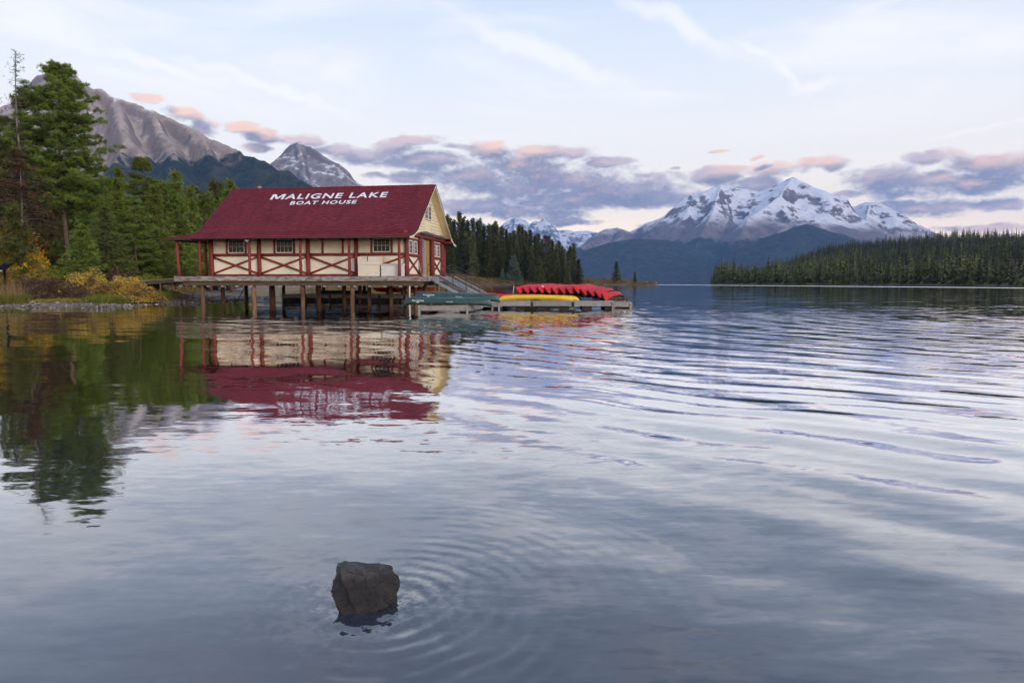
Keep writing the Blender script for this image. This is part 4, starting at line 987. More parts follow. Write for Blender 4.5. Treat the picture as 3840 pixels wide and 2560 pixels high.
def hull_mesh(name, L, Wd, D, rise, mat, mat_in, **k):
    o, i_ = hull(L, Wd, D, rise, **k); ns, nj = len(o) - 1, len(o[0]) - 1
    V = [p for r in o for p in r] + [p for r in i_ for p in r]; N = (ns + 1) * (nj + 1); F = []; mi = []
    for a in range(ns):
        for j in range(nj):
            q_ = (a * (nj + 1) + j, (a + 1) * (nj + 1) + j, (a + 1) * (nj + 1) + j + 1, a * (nj + 1) + j + 1)
            F.append(q_); mi.append(0); F.append(tuple(x + N for x in q_[::-1])); mi.append(1)
        for j in (0, nj): F.append((a * (nj + 1) + j, a * (nj + 1) + j + N, (a + 1) * (nj + 1) + j + N, (a + 1) * (nj + 1) + j)); mi.append(0)
    me = bpy.data.meshes.new(name); me.from_pydata(V, [], F); me.materials.append(mat); me.materials.append(mat_in)
    me.polygons.foreach_set('material_index', mi); me.polygons.foreach_set('use_smooth', np.ones(len(F), bool)); me.update()
    bm = bmesh.new(); bm.from_mesh(me); bmesh.ops.recalc_face_normals(bm, faces=bm.faces); bm.to_mesh(me); bm.free()
    return me, o
def gunwale_mesh(o, mat, r=.018):
    m = MB()
    for j in (0, -1): m.tube([(row[j][0], row[j][1], row[j][2]) for row in o], r, 6)
    return m.mesh('gunwale', mat, True)
def canoe_proto(mat, L=5.1, Wd=.90, D=.36, rise=.17, **k):
    me, o = hull_mesh('hull', L, Wd, D, rise, mat, M['canoe_inside'], **k)
    parts = [('hull', me), ('gunwale', gunwale_mesh(o, M['black_trim']))]
    for x in (-1.0, 0, 1.05): parts.append(('thwart', MB().bx(x - .03, x + .03, -.40 * (1 - (x / 2.6) ** 2), .40 * (1 - (x / 2.6) ** 2), D - .04, D - .01).mesh('thwart', M['thwart'])))
    for x in (-1.55, 1.5): parts.append(('seat', MB().bx(x - .14, x + .14, -.27, .27, D - .09, D - .065).mesh('seat', M['thwart'])))
    for sg in (-1, 1):
        e = [r for r in o if abs(r[0][0]) > L / 2 * .86 and r[0][0] * sg > 0]
        m = MB(); vs = []; 
        for r in e: vs += [(r[0][0], r[0][1], r[0][2] + .006), (r[-1][0], r[-1][1], r[-1][2] + .006)]
        m.add(vs, [(2 * i, 2 * i + 1, 2 * i + 3, 2 * i + 2) for i in range(len(e) - 1)]); parts.append(('end_deck', m.mesh('end_deck', M['black_trim'])))
    return parts
def place(parts, name, label, cat, grp, loc, rot):
    e = empty(name, loc, 0, label, cat, grp); e.rotation_mode = 'XYZ'
    e.rotation_euler = rot
    for n_, me in parts: link(n_, me, e)
    return e
def oriented(loc, heading, roll, pitch=0):
    """hull lies along local x; heading about z, roll about its own axis"""
    Mx = Matrix.Rotation(heading, 3, 'Z') @ Matrix.Rotation(pitch, 3, 'Y') @ Matrix.Rotation(roll, 3, 'X')
    return tuple(loc), Mx.to_euler('XYZ')
green = canoe_proto(M['canoe_green'], 5.25, .88, .40, .10, stem=.07)
def decal(parent_mesh, polys, side=-1):
    """lay flat print on the hull side: points (x along, z up) pushed onto the skin"""
    bv = BVHTree.FromPolygons([v.co for v in parent_mesh.vertices], [tuple(p.vertices) for p in parent_mesh.polygons])
    m = MB()
    for V, F in polys:
        vs = []
        for x, z in V:
            h = bv.ray_cast(Vector((x, side * 2, z)), Vector((0, -side, 0)))
            p_ = h[0] if h[0] is not None else Vector((x, side * .4, z)); n_ = h[1] if h[0] is not None else Vector((0, side, 0))
            if n_.y * side < 0: n_ = -n_
            vs.append(p_ + n_ * .005)
        m.add(vs, F)
    return m.mesh('white_print', M['print_white'])
def green_print(hullme, side):
    # in hull space; the boats lie keel-up so this reads upside down, as on the dock
    tv, tf = text_mesh('MALIGNE LAKE', .02); sgn = -side
    def put(V, x0, w, z0, h): return [((x0 + w * x) * sgn, z0 + h * y) for x, y in V]
    wing = [(0, 1), (.18, .95), (.33, .86), (.30, .80), (.40, .72), (.38, .62), (.45, .50), (.5, .0), (.55, .50), (.62, .62), (.60, .72), (.70, .80), (.67, .86), (.82, .95), (1, 1), (.62, .92), (.5, .78), (.38, .92)]
    wing = [(x, 1 - y) for x, y in wing]
    o_, of = text_mesh('Old Town', .01)
    return decal(hullme, [(put(tv, 1.35, .72, .17, .075), tf), (put(wing, 1.38, .66, .26, .10), [tuple(range(len(wing)))]), (put(o_, -.35, .38, .22, .06), of)], side)
gp = green_print(green[0][1], 1)
greenp = green + [('white_print', gp)]
l_, r_ = oriented((-3.75, 39.9, .86), math.radians(-3), math.pi, math.radians(.6))
place(greenp, 'canoe', 'dark green canoe lying keel-up in front, nearest to the water', 'canoe', 'green canoes', l_, r_)
l_, r_ = oriented((-3.30, 41.35, 1.12), math.radians(-5), math.pi, math.radians(2.0))
place(greenp, 'canoe', 'dark green canoe lying keel-up behind the front green one', 'canoe', 'green canoes', l_, r_)
for k in (-1.2, 1.3):
    o = MB().bx(-.06, .06, -1.1, 1.4, 0, .09).build('canoe_rest', M['pile'], None); o.location = (-3.7 + k * .8, 40.5, .42); tag(o, 'timber bearer under the green canoes, %s end' % ('left' if k < 0 else 'right'), 'bearer')
red = canoe_proto(M['canoe_red'], 4.9, .96, .47, .20, stem=.07, taper=1.7)
ordw = ['leftmost', 'second', 'third', 'fourth', 'fifth', 'sixth', 'seventh', 'eighth', 'ninth', 'tenth', 'eleventh', 'twelfth', 'rightmost']
rg = random.Random(3)
for i in range(13):
    px = 1930 + i * 27.2; 
    f = i / 12
    zc = 1.40 + rg.uniform(-.02, .02) + (.05 if i in (2, 3, 8) else 0) - (max(0, i - 8) * .085) - (i == 12) * .08
    yb = 46.0 - (.15 * max(0, i - 8)); c_ = atY(px, 1100, yb)
    hd = math.radians(68 + rg.uniform(-1.5, 1.5)); L2 = 2.3
    roll = math.radians(180 - 46 + rg.uniform(-3, 3) + (i == 12) * 16)
    l_, r_ = oriented((c_[0] + math.cos(hd) * L2, yb + math.sin(hd) * L2, zc), hd, roll)
    lab = ('%s red canoe in the row leaning keel-up on the dock' % ordw[i]) if i in (0, 12) else ('red canoe, %s from the left in the row leaning on the dock' % ordw[i])
    prt = red if i != 3 else red + [('white_print', decal(red[0][1], [([(-1.55 - .42 * x, .12 + .16 * y) for x, y in ((0, .2), (.25, .35), (.4, .9), (.5, .35), (.62, .95), (.72, .4), (1, .55), (.75, .2), (.6, .05), (.45, .2), (.3, .1))], [tuple(range(11))]), ([(-1.62 - .30 * x, .30 + .03 * y) for x, y in ((0, 0), (1, 0), (1, 1), (0, 1))], [(0, 1, 2, 3)])], 1))]
    cn = place(prt, 'canoe', lab, 'canoe', 'red canoes in a leaning row', l_, r_)
# rack rail under the row
rk = empty('canoe_rack', (0, 0, 0), 0, 'low timber rack carrying the row of red canoes', 'rack')
for yy in (46.6, 49.3): MB().beam((.3, yy, .92), (8.0, yy - .3, .62), .1, .1).build('rail', M['beam'], rk)
for x in (.4, 2.3, 4.2, 6.1, 7.8):
    for yy in (46.6, 49.3): MB().beam((x, yy - .02 * x, .40), (x, yy - .02 * x, .76), .1, .1, (0, 1, 0)).build('post', M['beam'], rk)
# upright canoe at the left of the row, leaning to show its dark inside
l_, r_ = oriented((1.15, 48.6, .92), math.radians(-8), math.radians(52))
place([p_ for p_ in red if p_[0] != 'seat'], 'canoe', 'open red canoe tipped towards the water showing its dark inside', 'canoe', 'loose red canoes', l_, r_)
l_, r_ = oriented((-.9, 51.4, .92), math.radians(-6), math.pi)
place(red, 'canoe', 'low red canoe lying keel-up behind the ramp foot', 'canoe', 'loose red canoes', l_, r_)
def kayak_parts(mat, L, Wd, D):
    me, o = hull_mesh('hull', L, Wd, D, .07, mat, mat, n=2.1, stem=.22, rock=.10)
    dk = MB(); vs = []; nj = 8
    for r in o:
        y0, z0 = r[0][1], r[0][2]
        for j in range(nj + 1):
            s_ = -1 + 2 * j / nj; vs.append((r[0][0], abs(y0) * s_, z0 + .10 * (1 - s_ * s_) * min(1, abs(y0) / .2)))
    n = len(o)
    dk.add(vs, [(a * (nj + 1) + j, (a + 1) * (nj + 1) + j, (a + 1) * (nj + 1) + j + 1, a * (nj + 1) + j + 1) for a in range(n - 1) for j in range(nj)])
    ring_ = [(.42 * math.cos(t), .22 * math.sin(t), D + .115) for t in np.linspace(0, 2 * math.pi, 24)]
    return [('hull', me), ('deck', dk.mesh('deck', mat, True)), ('coaming', MB().tube(ring_, .025, 6).mesh('coaming', M['black_trim'], True)), ('strap', MB().tube([(1.72, -.33 * math.cos(t), D * .5 - (D * .5 + .05) * math.sin(t)) for t in np.linspace(0, math.pi, 9)], .011, 5).mesh('strap', M['rope']))]
ky = kayak_parts(M['kayak_yellow'], 5.0, .62, .31)
l_, r_ = oriented((1.55, 45.15, .88), math.radians(-3), math.pi - .35)
place(ky, 'kayak', 'long yellow kayak lying keel-up along the dock edge', 'kayak', 'kayaks', l_, r_)
l_, r_ = oriented((2.05, 45.80, .87), math.radians(-2), math.pi - .2)
place(ky, 'kayak', 'orange-yellow kayak showing only its end behind the yellow one', 'kayak', 'kayaks', l_, r_)
kr = kayak_parts(M['canoe_red'], 4.6, .62, .30)
l_, r_ = oriented((.35, 45.85, .95), math.radians(-3), math.pi - .1)
place(kr, 'kayak', 'red kayak resting just behind the yellow one', 'kayak', 'kayaks', l_, r_)
ko = kayak_parts(M['kayak_orange'], 3.6, .7, .36)
l_, r_ = oriented((-8.4, 59.9, .82), math.radians(-9), math.radians(25)); place(ko, 'kayak', 'orange kayak half hidden behind the wharf piles', 'kayak', 'kayaks under the wharf', l_, r_)
l_, r_ = oriented((-10.1, 60.7, .84), math.radians(-9), math.radians(20)); place(kr, 'kayak', 'red kayak half hidden behind the wharf piles', 'kayak', 'kayaks under the wharf', l_, r_)
l_, r_ = oriented((-15.0, 61.0, .98), math.radians(-9), math.pi); place(green, 'canoe', 'dark green canoe in the shade on the dock behind the piles', 'canoe', 'boats under the wharf', l_, r_)

# ------------------------------------------------------------------ rock in the foreground
def rock_mesh(name, sz, seed, sub=5, flat=.0, mat=None, wedge=0, planes=12, rg_=.30):
    bm = bmesh.new(); bmesh.ops.create_cube(bm, size=2)
    bmesh.ops.subdivide_edges(bm, edges=bm.edges, cuts=2 ** sub // 2, use_grid_fill=True)
    me = bpy.data.meshes.new(name); bm.to_mesh(me); bm.free()
    V = np.array([v.co[:] for v in me.vertices]); Ln = np.linalg.norm(V, axis=1, keepdims=True)
    V = V / Ln ** .38
    pr = np.random.default_rng(seed)
    for _ in range(planes):                                          # split faces of the stone
        nn = pr.normal(size=3); nn /= np.linalg.norm(nn); dd = pr.uniform(.66, .95); V = V - nn * np.maximum(0, V @ nn - dd)[:, None]
    n = lambda s, k: (fbm(V[:, 0] * s + 5 + V[:, 2] * s * .7, V[:, 1] * s + V[:, 2] * s * 1.3 + 9, 4, seed + k) - .5)[:, None]
    rd = (ridged(V[:, 0] * 1.1 + V[:, 2], V[:, 1] * 1.1 - V[:, 2] * .8 + 3, 5, seed)[:, None] - .5)
    Nv = V / np.linalg.norm(V, axis=1, keepdims=True)
    V = V + Nv * (n(.9, 1) * .30 + rd * rg_ + n(5, 4) * .13)
    V[:, 2] = np.minimum(V[:, 2], .58 + .10 * n(2, 8)[:, 0] - .06 * V[:, 0])
    V *= np.array(sz)
    if wedge: V[:, 1] -= wedge * (V[:, 2].max() - V[:, 2])
    me.vertices.foreach_set('co', V.astype(np.float32).ravel())
    me.polygons.foreach_set('use_smooth', np.ones(len(me.polygons), bool)); me.update(); me.materials.append(mat)
    return me
def rock_material():
    m = bpy.data.materials.new('wet_rock'); m.use_nodes = True; nt = m.node_tree; q = NB(nt); p = nt.nodes['Principled BSDF']
    ge = q.n('ShaderNodeNewGeometry'); pos = ge.outputs['Position']; z = q.xyz(pos)[2]
    n1 = q.noise(pos, 9, 7, .65); n2 = q.noise(pos, 45, 6, .65)
    dry = q.mix(q.ss(n1, .35, .65), (.085, .078, .075), (.034, .031, .030))
    dry = q.mix(q.ss(n2, .55, .75), dry, (.15, .138, .13))
    wetc = q.mix(q.ss(n1, .35, .65), (.034, .029, .026), (.014, .012, .012))
    w = q.ss(q.m('ADD', z, q.m('MULTIPLY', q.m('SUBTRACT', n1, .5), .10)), .125, .155)
    q.put(p.inputs['Base Color'], q.mix(w, wetc, dry)); q.put(p.inputs['Roughness'], q.m('MULTIPLY_ADD', w, .3, .45)); p.inputs['Specular IOR Level'].default_value = .3
    bn = q.n('ShaderNodeBump'); bn.inputs['Strength'].default_value = 1.0; bn.inputs['Distance'].default_value = .03; q.put(bn.inputs['Height'], q.m('ADD', n1, q.m('MULTIPLY', n2, .5))); nt.links.new(bn.outputs[0], p.inputs['Normal'])
    return m
M['wet_rock'] = rock_material()
rk_ = link('rock', rock_mesh('rock', (.165, .13, .24), 12, 6, mat=M['wet_rock'], wedge=.80, rg_=.55)); rk_.location = (-.83, 3.82, .020); rk_.rotation_euler = (0, math.radians(3), .15)
tag(rk_, 'dark wet rock poking out of the foreground water', 'rock')
M['stone'] = pmat('pale_stone', (.36, .34, .32), (.24, .22, .21), 3, .85, .4, 20)
for (x, y, s_, lb) in ((-24.9, 70, .5, 'pale boulder at the tip of the gravel spit under the wharf'), (-22.6, 74, .42, 'grey boulder in the shallows beyond the gravel spit')):
    o = link('boulder', rock_mesh('boulder', (s_ * 1.3, s_, s_ * .7), int(y), 4, mat=M['stone'])); o.location = (x, y, .1); tag(o, lb, 'boulder')
# ------------------------------------------------------------------ trees
def blades(cen, size, k, rng, up=.35, w=.14, out=None):
    """k needle blades round each centre; returns V,F"""
    n = len(cen); c = np.repeat(cen, k, 0); s = np.repeat(size, k)[:, None]
    d = rng.normal(size=(n * k, 3)); d[:, 2] += up
    if out is not None: d += np.repeat(out, k, 0) * .8
    d /= np.linalg.norm(d, axis=1, keepdims=True)
    a = np.cross(d, rng.normal(size=(n * k, 3))); a /= np.linalg.norm(a, axis=1, keepdims=True) + 1e-9
    ln = s * rng.uniform(.6, 1.2, (n * k, 1)); wd = s * w * rng.uniform(.7, 1.3, (n * k, 1))
    b0 = c + d * ln * .1
    V = np.stack([b0 - a * wd, b0 + a * wd, c + d * ln], 1).reshape(-1, 3)
    return V, np.arange(len(V)).reshape(-1, 3)
def conifer(seed, H, Rm, zb, prof, whorls, per, step, tuft, k, mat, trunk_r, droop=.15, clump=.5, up=.35, w=.14, lean=0, bark='bark', sparse=0, rise=.15, lat=.42, zt_pow=1.0):
    rng = np.random.default_rng(seed); cen = []; sz = []; tn = []; br = MB(); od = []
    axis = lambda z: np.array([lean * z * .05 + .12 * math.sin(z * .35 + seed), .12 * math.cos(z * .3 + seed), z])
    for wi in range(whorls):
        s = ((wi + rng.uniform(0, .9)) / whorls) ** zt_pow; z = zb + (H - zb) * s
        R0 = Rm * prof(s)
        for b_ in range(per):
            if rng.random() < sparse: continue
            an = rng.uniform(0, 2 * math.pi); L = R0 * rng.uniform(.55, 1.12) + .15
            dr3 = np.array([math.cos(an), math.sin(an), 0]); base = axis(z); sid = np.array([-dr3[1], dr3[0], 0])
            bt = rng.uniform(.15, .85)
            m = max(2, int(L / step)); ts = np.linspace(.22, 1, m)
            for t in ts:
                h = rise * L * t - droop * L * t * t + (.10 * L * t ** 3)
                wsp = lat * L * (1 - t * .75) * (.35 + t)
                nn = 1 + int(rng.random() < .75) + int(L > 1.5 and rng.random() < .6) + int(L > 2.6)
                for _ in range(nn):
                    cen.append(base + dr3 * L * t + sid * rng.normal() * wsp * .5 + np.array([0, 0, h + abs(rng.normal()) * tuft * .5]) + rng.normal(size=3) * tuft * .25)
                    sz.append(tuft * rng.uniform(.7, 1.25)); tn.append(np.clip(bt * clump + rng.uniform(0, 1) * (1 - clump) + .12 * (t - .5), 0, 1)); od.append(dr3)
            tip = base + dr3 * L * .9 + np.array([0, 0, rise * L * .9 - droop * L * .8])
            br.tube([base, base + dr3 * L * .5 + np.array([0, 0, rise * L * .5 - droop * L * .25]), tip], [max(.012, trunk_r * .22 * (1 - s * .7)), max(.01, trunk_r * .14 * (1 - s * .7)), .006], 4)
    for z in np.linspace(zb + (H - zb) * .9, H, 5):                    # leader
        for _ in range(3): cen.append(axis(z) + rng.normal(size=3) * tuft * .15); sz.append(tuft * .8); tn.append(rng.uniform(.3, .9)); od.append(np.array([0, 0, .6]))
    cen = np.array(cen); sz = np.array(sz)
    V, F = blades(cen, sz, k, rng, up, w, np.array(od))
    T = np.clip(np.repeat(np.array(tn), k * 3) + rng.normal(size=len(V)) * .04, 0, 1)
    crown = fast_mesh('crown', V, F, mat, T)
    tr = MB(); n = 10
    tr.tube([axis(H * i / n) - np.array([0, 0, .6 if i == 0 else 0]) for i in range(n + 1)], [max(.02, trunk_r * (1.15 if i == 0 else 1) * (1 - (i / n) ** 1.1 * .95)) for i in range(n + 1)], 8, .05, seed)
    tr.add(br.V, br.F)
    return crown, tr.mesh('trunk', M[bark], True)
def clumpy_pine(seed, H, Rm, zb, prof, whorls, per, mat, trunk_r, cr=.8, nt=26, k=8, tuft=.42, w=.10, bark='bark', gap=.12, tilt=.22):
    rng = np.random.default_rng(seed); cen = []; tn = []; od = []; br = MB()
    axis = lambda z: np.array([.16 * math.sin(z * .3 + seed), .14 * math.cos(z * .27 + seed), z])
    for wi in range(whorls):
        s = (wi + rng.uniform(0, .8)) / whorls; z = zb + (H - zb) * s; R0 = Rm * prof(s); a0 = rng.uniform(0, 6.28)
        for b_ in range(per):
            if rng.random() < gap: continue
            an = a0 + 6.283 * b_ / per + rng.normal() * .3; L = R0 * rng.uniform(.62, 1.15) + .12
            d = np.array([math.cos(an), math.sin(an), 0]); base = axis(z); bt = rng.uniform(.1, .8)
            up_ = tilt + .35 * s; end = base + d * L + np.array([0, 0, L * up_ - .10 * L * L * .3])
            br.tube([base, base + (end - base) * .5 - np.array([0, 0, .05 * L]), end], [max(.012, trunk_r * .25 * (1 - s * .8)), max(.01, trunk_r * .15 * (1 - s * .8)), .006], 4)
            nc = 2 + int(L > 1.0) + int(L > 1.9) + int(L > 2.6) + int(L > 3.3)
            for ci in range(nc):
                t = 1 - ci * .17 + rng.uniform(-.05, .05); r = cr * rng.uniform(.65, 1.15) * (.55 + .45 * min(1, L / 2.0)); cc_ = base + (end - base) * t + np.array([-d[1], d[0], 0]) * rng.normal() * .34 * L * (1.1 - t * .55)
                n_ = int(nt * (.5 + .5 * r / cr)); q_ = rng.normal(size=(n_, 3)); q_ /= np.linalg.norm(q_, axis=1, keepdims=True) + 1e-9; q_ *= (rng.random((n_, 1)) ** .4) * r
                q_[:, 2] = np.abs(q_[:, 2]) * .75 - .12 * r
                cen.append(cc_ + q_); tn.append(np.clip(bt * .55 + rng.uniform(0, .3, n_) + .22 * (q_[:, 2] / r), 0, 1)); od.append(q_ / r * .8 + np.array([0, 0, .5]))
    for z in np.linspace(zb + (H - zb) * .93, H - .2, 4):
        q_ = rng.normal(size=(14, 3)) * np.array([.16, .16, .2]); cen.append(axis(z) + q_); tn.append(rng.uniform(.2, .8, 14)); od.append(np.tile([0, 0, .8], (14, 1)))
    cen = np.concatenate(cen); tn = np.concatenate(tn); od = np.concatenate(od)
    V, F = blades(cen, tuft * rng.uniform(.7, 1.25, len(cen)), k, rng, .35, w, od)
    T = np.clip(np.repeat(tn, k * 3) + rng.normal(size=len(V)) * .05, 0, 1)
    tr = MB(); n = 10
    tr.tube([axis(H * i / n) - np.array([0, 0, .6 if i == 0 else 0]) for i in range(n + 1)], [max(.02, trunk_r * (1.15 if i == 0 else 1) * (1 - (i / n) ** 1.1 * .95)) for i in range(n + 1)], 8, .05, seed)
    tr.add(br.V, br.F)
    return fast_mesh('crown', V, F, mat, T), tr.mesh('trunk', M[bark], True)
pine_prof = lambda s: (.72 + .28 * min(1, s * 4)) * (1 - s ** 1.7) ** .75 + .05
spruce_prof = lambda s: (1 - s) ** .85 * (.75 + .25 * min(1, s * 6)) + .04
thin_prof = lambda s: (1 - s) ** .7 * .9 + .08
hero_prof = lambda s: min(1, .78 + s) * min(1, (1 - s) * 1.75) ** .85 + .045
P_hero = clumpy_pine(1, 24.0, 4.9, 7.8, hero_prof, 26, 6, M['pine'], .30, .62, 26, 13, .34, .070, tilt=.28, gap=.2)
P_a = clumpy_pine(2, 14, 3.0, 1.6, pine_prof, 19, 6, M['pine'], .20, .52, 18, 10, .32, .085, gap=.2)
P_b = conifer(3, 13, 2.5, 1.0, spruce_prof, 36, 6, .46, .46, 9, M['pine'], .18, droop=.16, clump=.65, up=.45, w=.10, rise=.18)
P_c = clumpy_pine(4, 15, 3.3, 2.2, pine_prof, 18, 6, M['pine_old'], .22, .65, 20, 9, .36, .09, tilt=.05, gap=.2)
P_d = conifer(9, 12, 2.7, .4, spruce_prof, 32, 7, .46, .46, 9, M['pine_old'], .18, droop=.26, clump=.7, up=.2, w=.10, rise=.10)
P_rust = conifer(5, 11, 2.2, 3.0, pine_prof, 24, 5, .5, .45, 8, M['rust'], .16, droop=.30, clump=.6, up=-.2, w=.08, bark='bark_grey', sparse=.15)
P_snag = conifer(6, 19, 1.7, 4.0, thin_prof, 40, 4, .42, .26, 4, M['deadtwig'], .20, droop=.05, clump=.5, up=.1, w=.07, bark='bark_grey', sparse=.2, rise=.22, lat=.2)
S_v = [conifer(20 + i, 20, [2.3, 1.9, 2.7, 2.0][i], 1.0, spruce_prof, 34, 6, .75, .80, 6, M['spruce'], .20, droop=[.32, .36, .25, .3][i], clump=.6, up=.05, w=.17, rise=.05) for i in range(4)]
S_blue = conifer(30, 9, 2.4, .3, spruce_prof, 26, 7, .6, .65, 6, M['spruce_blue'], .14, droop=.25, clump=.6, up=.1, w=.17, rise=.1)
S_red = conifer(31, 19, 2.2, 1.5, spruce_prof, 30, 5, .75, .75, 5, M['deadtwig'], .20, droop=.25, clump=.5, up=.1, w=.14, bark='bark_grey', rise=.1)

def tree(proto, H0, name, label, x, y, H, zsink=.0, wide=1.0, rot=None, group=None, z=None, single=False):
    zz = (gz(x, y) if z is None else z) - zsink
    s = H / H0
    e = empty(name, (x, y, zz), rot if rot is not None else random.Random(int(x * 91 + y * 7)).uniform(0, 6.28), label, 'tree', group)
    e.scale = (s * wide, s * wide, s)
    link('trunk', proto[1], e); link('crown', proto[0], e)
    return e
def tree_at(proto, H0, name, label, px, ptop, Y, **k):
    """px, ptop in the 2352-wide view: where the tip shows; Y metres away"""
    t = vw(px, ptop, Y); x = t[0]; zb = gz(x, Y); return tree(proto, H0, name, label, x, Y, t[2] - zb, **k)

# ---- left bank, nearest first
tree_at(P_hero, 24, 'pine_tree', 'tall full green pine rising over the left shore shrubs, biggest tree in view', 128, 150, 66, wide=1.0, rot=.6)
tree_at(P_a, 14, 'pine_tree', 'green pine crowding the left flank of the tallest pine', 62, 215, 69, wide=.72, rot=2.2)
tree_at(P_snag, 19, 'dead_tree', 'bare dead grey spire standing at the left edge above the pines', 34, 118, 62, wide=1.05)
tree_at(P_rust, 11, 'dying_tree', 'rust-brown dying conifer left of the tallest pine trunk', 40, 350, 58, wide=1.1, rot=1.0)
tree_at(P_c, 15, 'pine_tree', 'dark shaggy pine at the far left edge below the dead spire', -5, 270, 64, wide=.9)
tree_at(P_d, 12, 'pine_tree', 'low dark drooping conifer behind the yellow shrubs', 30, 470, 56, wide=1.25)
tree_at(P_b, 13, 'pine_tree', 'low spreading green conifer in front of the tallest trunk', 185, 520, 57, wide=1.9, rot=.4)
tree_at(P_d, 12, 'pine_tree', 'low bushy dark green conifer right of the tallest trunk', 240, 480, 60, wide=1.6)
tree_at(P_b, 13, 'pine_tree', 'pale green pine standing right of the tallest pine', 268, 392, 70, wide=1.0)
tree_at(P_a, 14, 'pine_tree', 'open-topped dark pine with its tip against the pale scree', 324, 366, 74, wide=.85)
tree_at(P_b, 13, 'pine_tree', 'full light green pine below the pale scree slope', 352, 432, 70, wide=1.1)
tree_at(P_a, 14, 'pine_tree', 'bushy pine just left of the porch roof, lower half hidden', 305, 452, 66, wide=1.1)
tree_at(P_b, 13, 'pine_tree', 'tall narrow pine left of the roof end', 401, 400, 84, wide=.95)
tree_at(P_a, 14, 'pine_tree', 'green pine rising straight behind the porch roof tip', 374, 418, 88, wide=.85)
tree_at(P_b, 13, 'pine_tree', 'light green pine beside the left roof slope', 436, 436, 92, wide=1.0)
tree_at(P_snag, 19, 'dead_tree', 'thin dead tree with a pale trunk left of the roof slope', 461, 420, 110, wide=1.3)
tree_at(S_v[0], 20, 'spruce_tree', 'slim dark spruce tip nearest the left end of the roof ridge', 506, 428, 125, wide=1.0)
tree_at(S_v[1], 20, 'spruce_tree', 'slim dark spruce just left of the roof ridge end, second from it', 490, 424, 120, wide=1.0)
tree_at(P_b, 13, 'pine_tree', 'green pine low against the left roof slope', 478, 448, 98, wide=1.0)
rg = random.Random(21)
for i in range(34):                                                   # closing rank behind
    px = rg.uniform(-30, 530); Y = rg.uniform(80, 130); tp = 470 - rg.random() * 55 - max(0, 260 - px) * .32 + (Y - 80) * .1
    pr, h0 = rg.choice([(P_a, 14), (P_b, 13), (P_c, 15), (P_d, 12), (S_v[2], 20)])
    tree_at(pr, h0, 'pine_tree', 'green conifer in the crowded rank behind the left shore pines', px, tp, Y, wide=rg.uniform(.9, 1.3), group='conifers crowded behind the left shore')

# ---- far point: spruces (2352-wide zoom of the photo, x and top y)
PEN = [(100,135),(130,170),(160,185),(215,115),(250,155),(290,190),(345,175),(395,200),(420,172),(460,240),(500,228),(535,235),(572,198),(620,260),(640,255),(675,280),(715,310),(755,290),(800,238),(830,255),(865,290),(915,282),(955,335),(990,322),(1025,365),(1095,335),(1130,380),(1165,420),(1190,388),(1220,440),(1245,460),(1272,490),(60,150),(80,200)]
PENF = [(280,300,1.5),(350,320,1.3),(560,230,1.7),(500,340,1.4),(420,330,1.3),(640,380,1.3),(700,400,1.3),(850,400,1.2),(930,440,1.2),(1000,450,1.3),(1160,465,1.5),(1080,430,1.2),(1230,520,1.2),(180,310,1.4),(120,330,1.3),(780,380,1.2)]
g6 = lambda x, y: ((1640 + .3827 * x) / 1.6327, (760 + .3827 * y) / 1.6327)
rg = random.Random(8); gp_ = 'spruces in the stand on the far point'
def nth(i): return '%d%s' % (i + 1, 'th' if 10 <= (i + 1) % 100 <= 20 else {1: 'st', 2: 'nd', 3: 'rd'}.get((i + 1) % 10, 'th'))
for i, (x, y) in enumerate(sorted(PEN)):
    a, c = g6(x, y); Y = rg.uniform(362, 400)
    tree_at(S_v[i % 4], 20, 'spruce_tree', '%s spruce spire from the boathouse along the skyline of the far stand' % nth(i), a, c, Y, wide=rg.uniform(.85, 1.1), group=gp_)
for i, (x, y, w_) in enumerate(sorted(PENF)):
    a, c = g6(x, y); Y = rg.uniform(347, 360)
    tree_at(S_v[(i + 2) % 4], 20, 'spruce_tree', '%s broad green spruce from the boathouse along the front of the far stand' % nth(i), a, c, Y, wide=w_ * .9, group='broad spruces along the front of the far point')
a, c = g6(1062, 328); tree_at(S_red, 19, 'dead_tree', 'brown dead spruce near the right end of the far stand', a, c, 358, wide=1.3)
a, c = g6(875, 470); tree_at(S_red, 19, 'dead_tree', 'brown bare spruce in the middle of the far stand', a, c, 352, wide=1.2)
a, c = g6(1340, 412); tree_at(S_v[3], 20, 'spruce_tree', 'tall dark spruce at the right end of the far stand', a, c, 352, wide=1.15)
a, c = g6(1385, 560); tree_at(S_v[2], 20, 'spruce_tree', 'full conical spruce at the foot of the last tall one', a, c, 346, wide=1.5)
a, c = g6(752, 540); tree_at(S_blue, 9, 'spruce_tree', 'small blue-green spruce in front of the far stand', a, c, 345, wide=1.15)
a, c = g6(1003, 535); tree_at(S_v[2], 20, 'spruce_tree', 'small light green spruce right of the blue-green one', a, c, 344, wide=1.4)
a, c = g6(1280, 580); tree_at(S_v[0], 20, 'spruce_tree', 'small spruce near the right end of the far stand', a, c, 345, wide=1.3)
a, c = g6(640, 655); tree_at(S_blue, 9, 'spruce_tree', 'tiny spruce seedling on the brown meadow left of the blue-green one', a, c, 342, wide=.8)
a, c = g6(1755, 583); tree_at(S_v[2], 20, 'spruce_tree', 'lone dark spruce standing apart on the low brown point', a, c, 335, wide=1.55)
a, c = g6(1935, 685); tree_at(S_v[2], 20, 'spruce_tree', 'small lone spruce nearest the tip of the brown point', a, c, 325, wide=1.6)
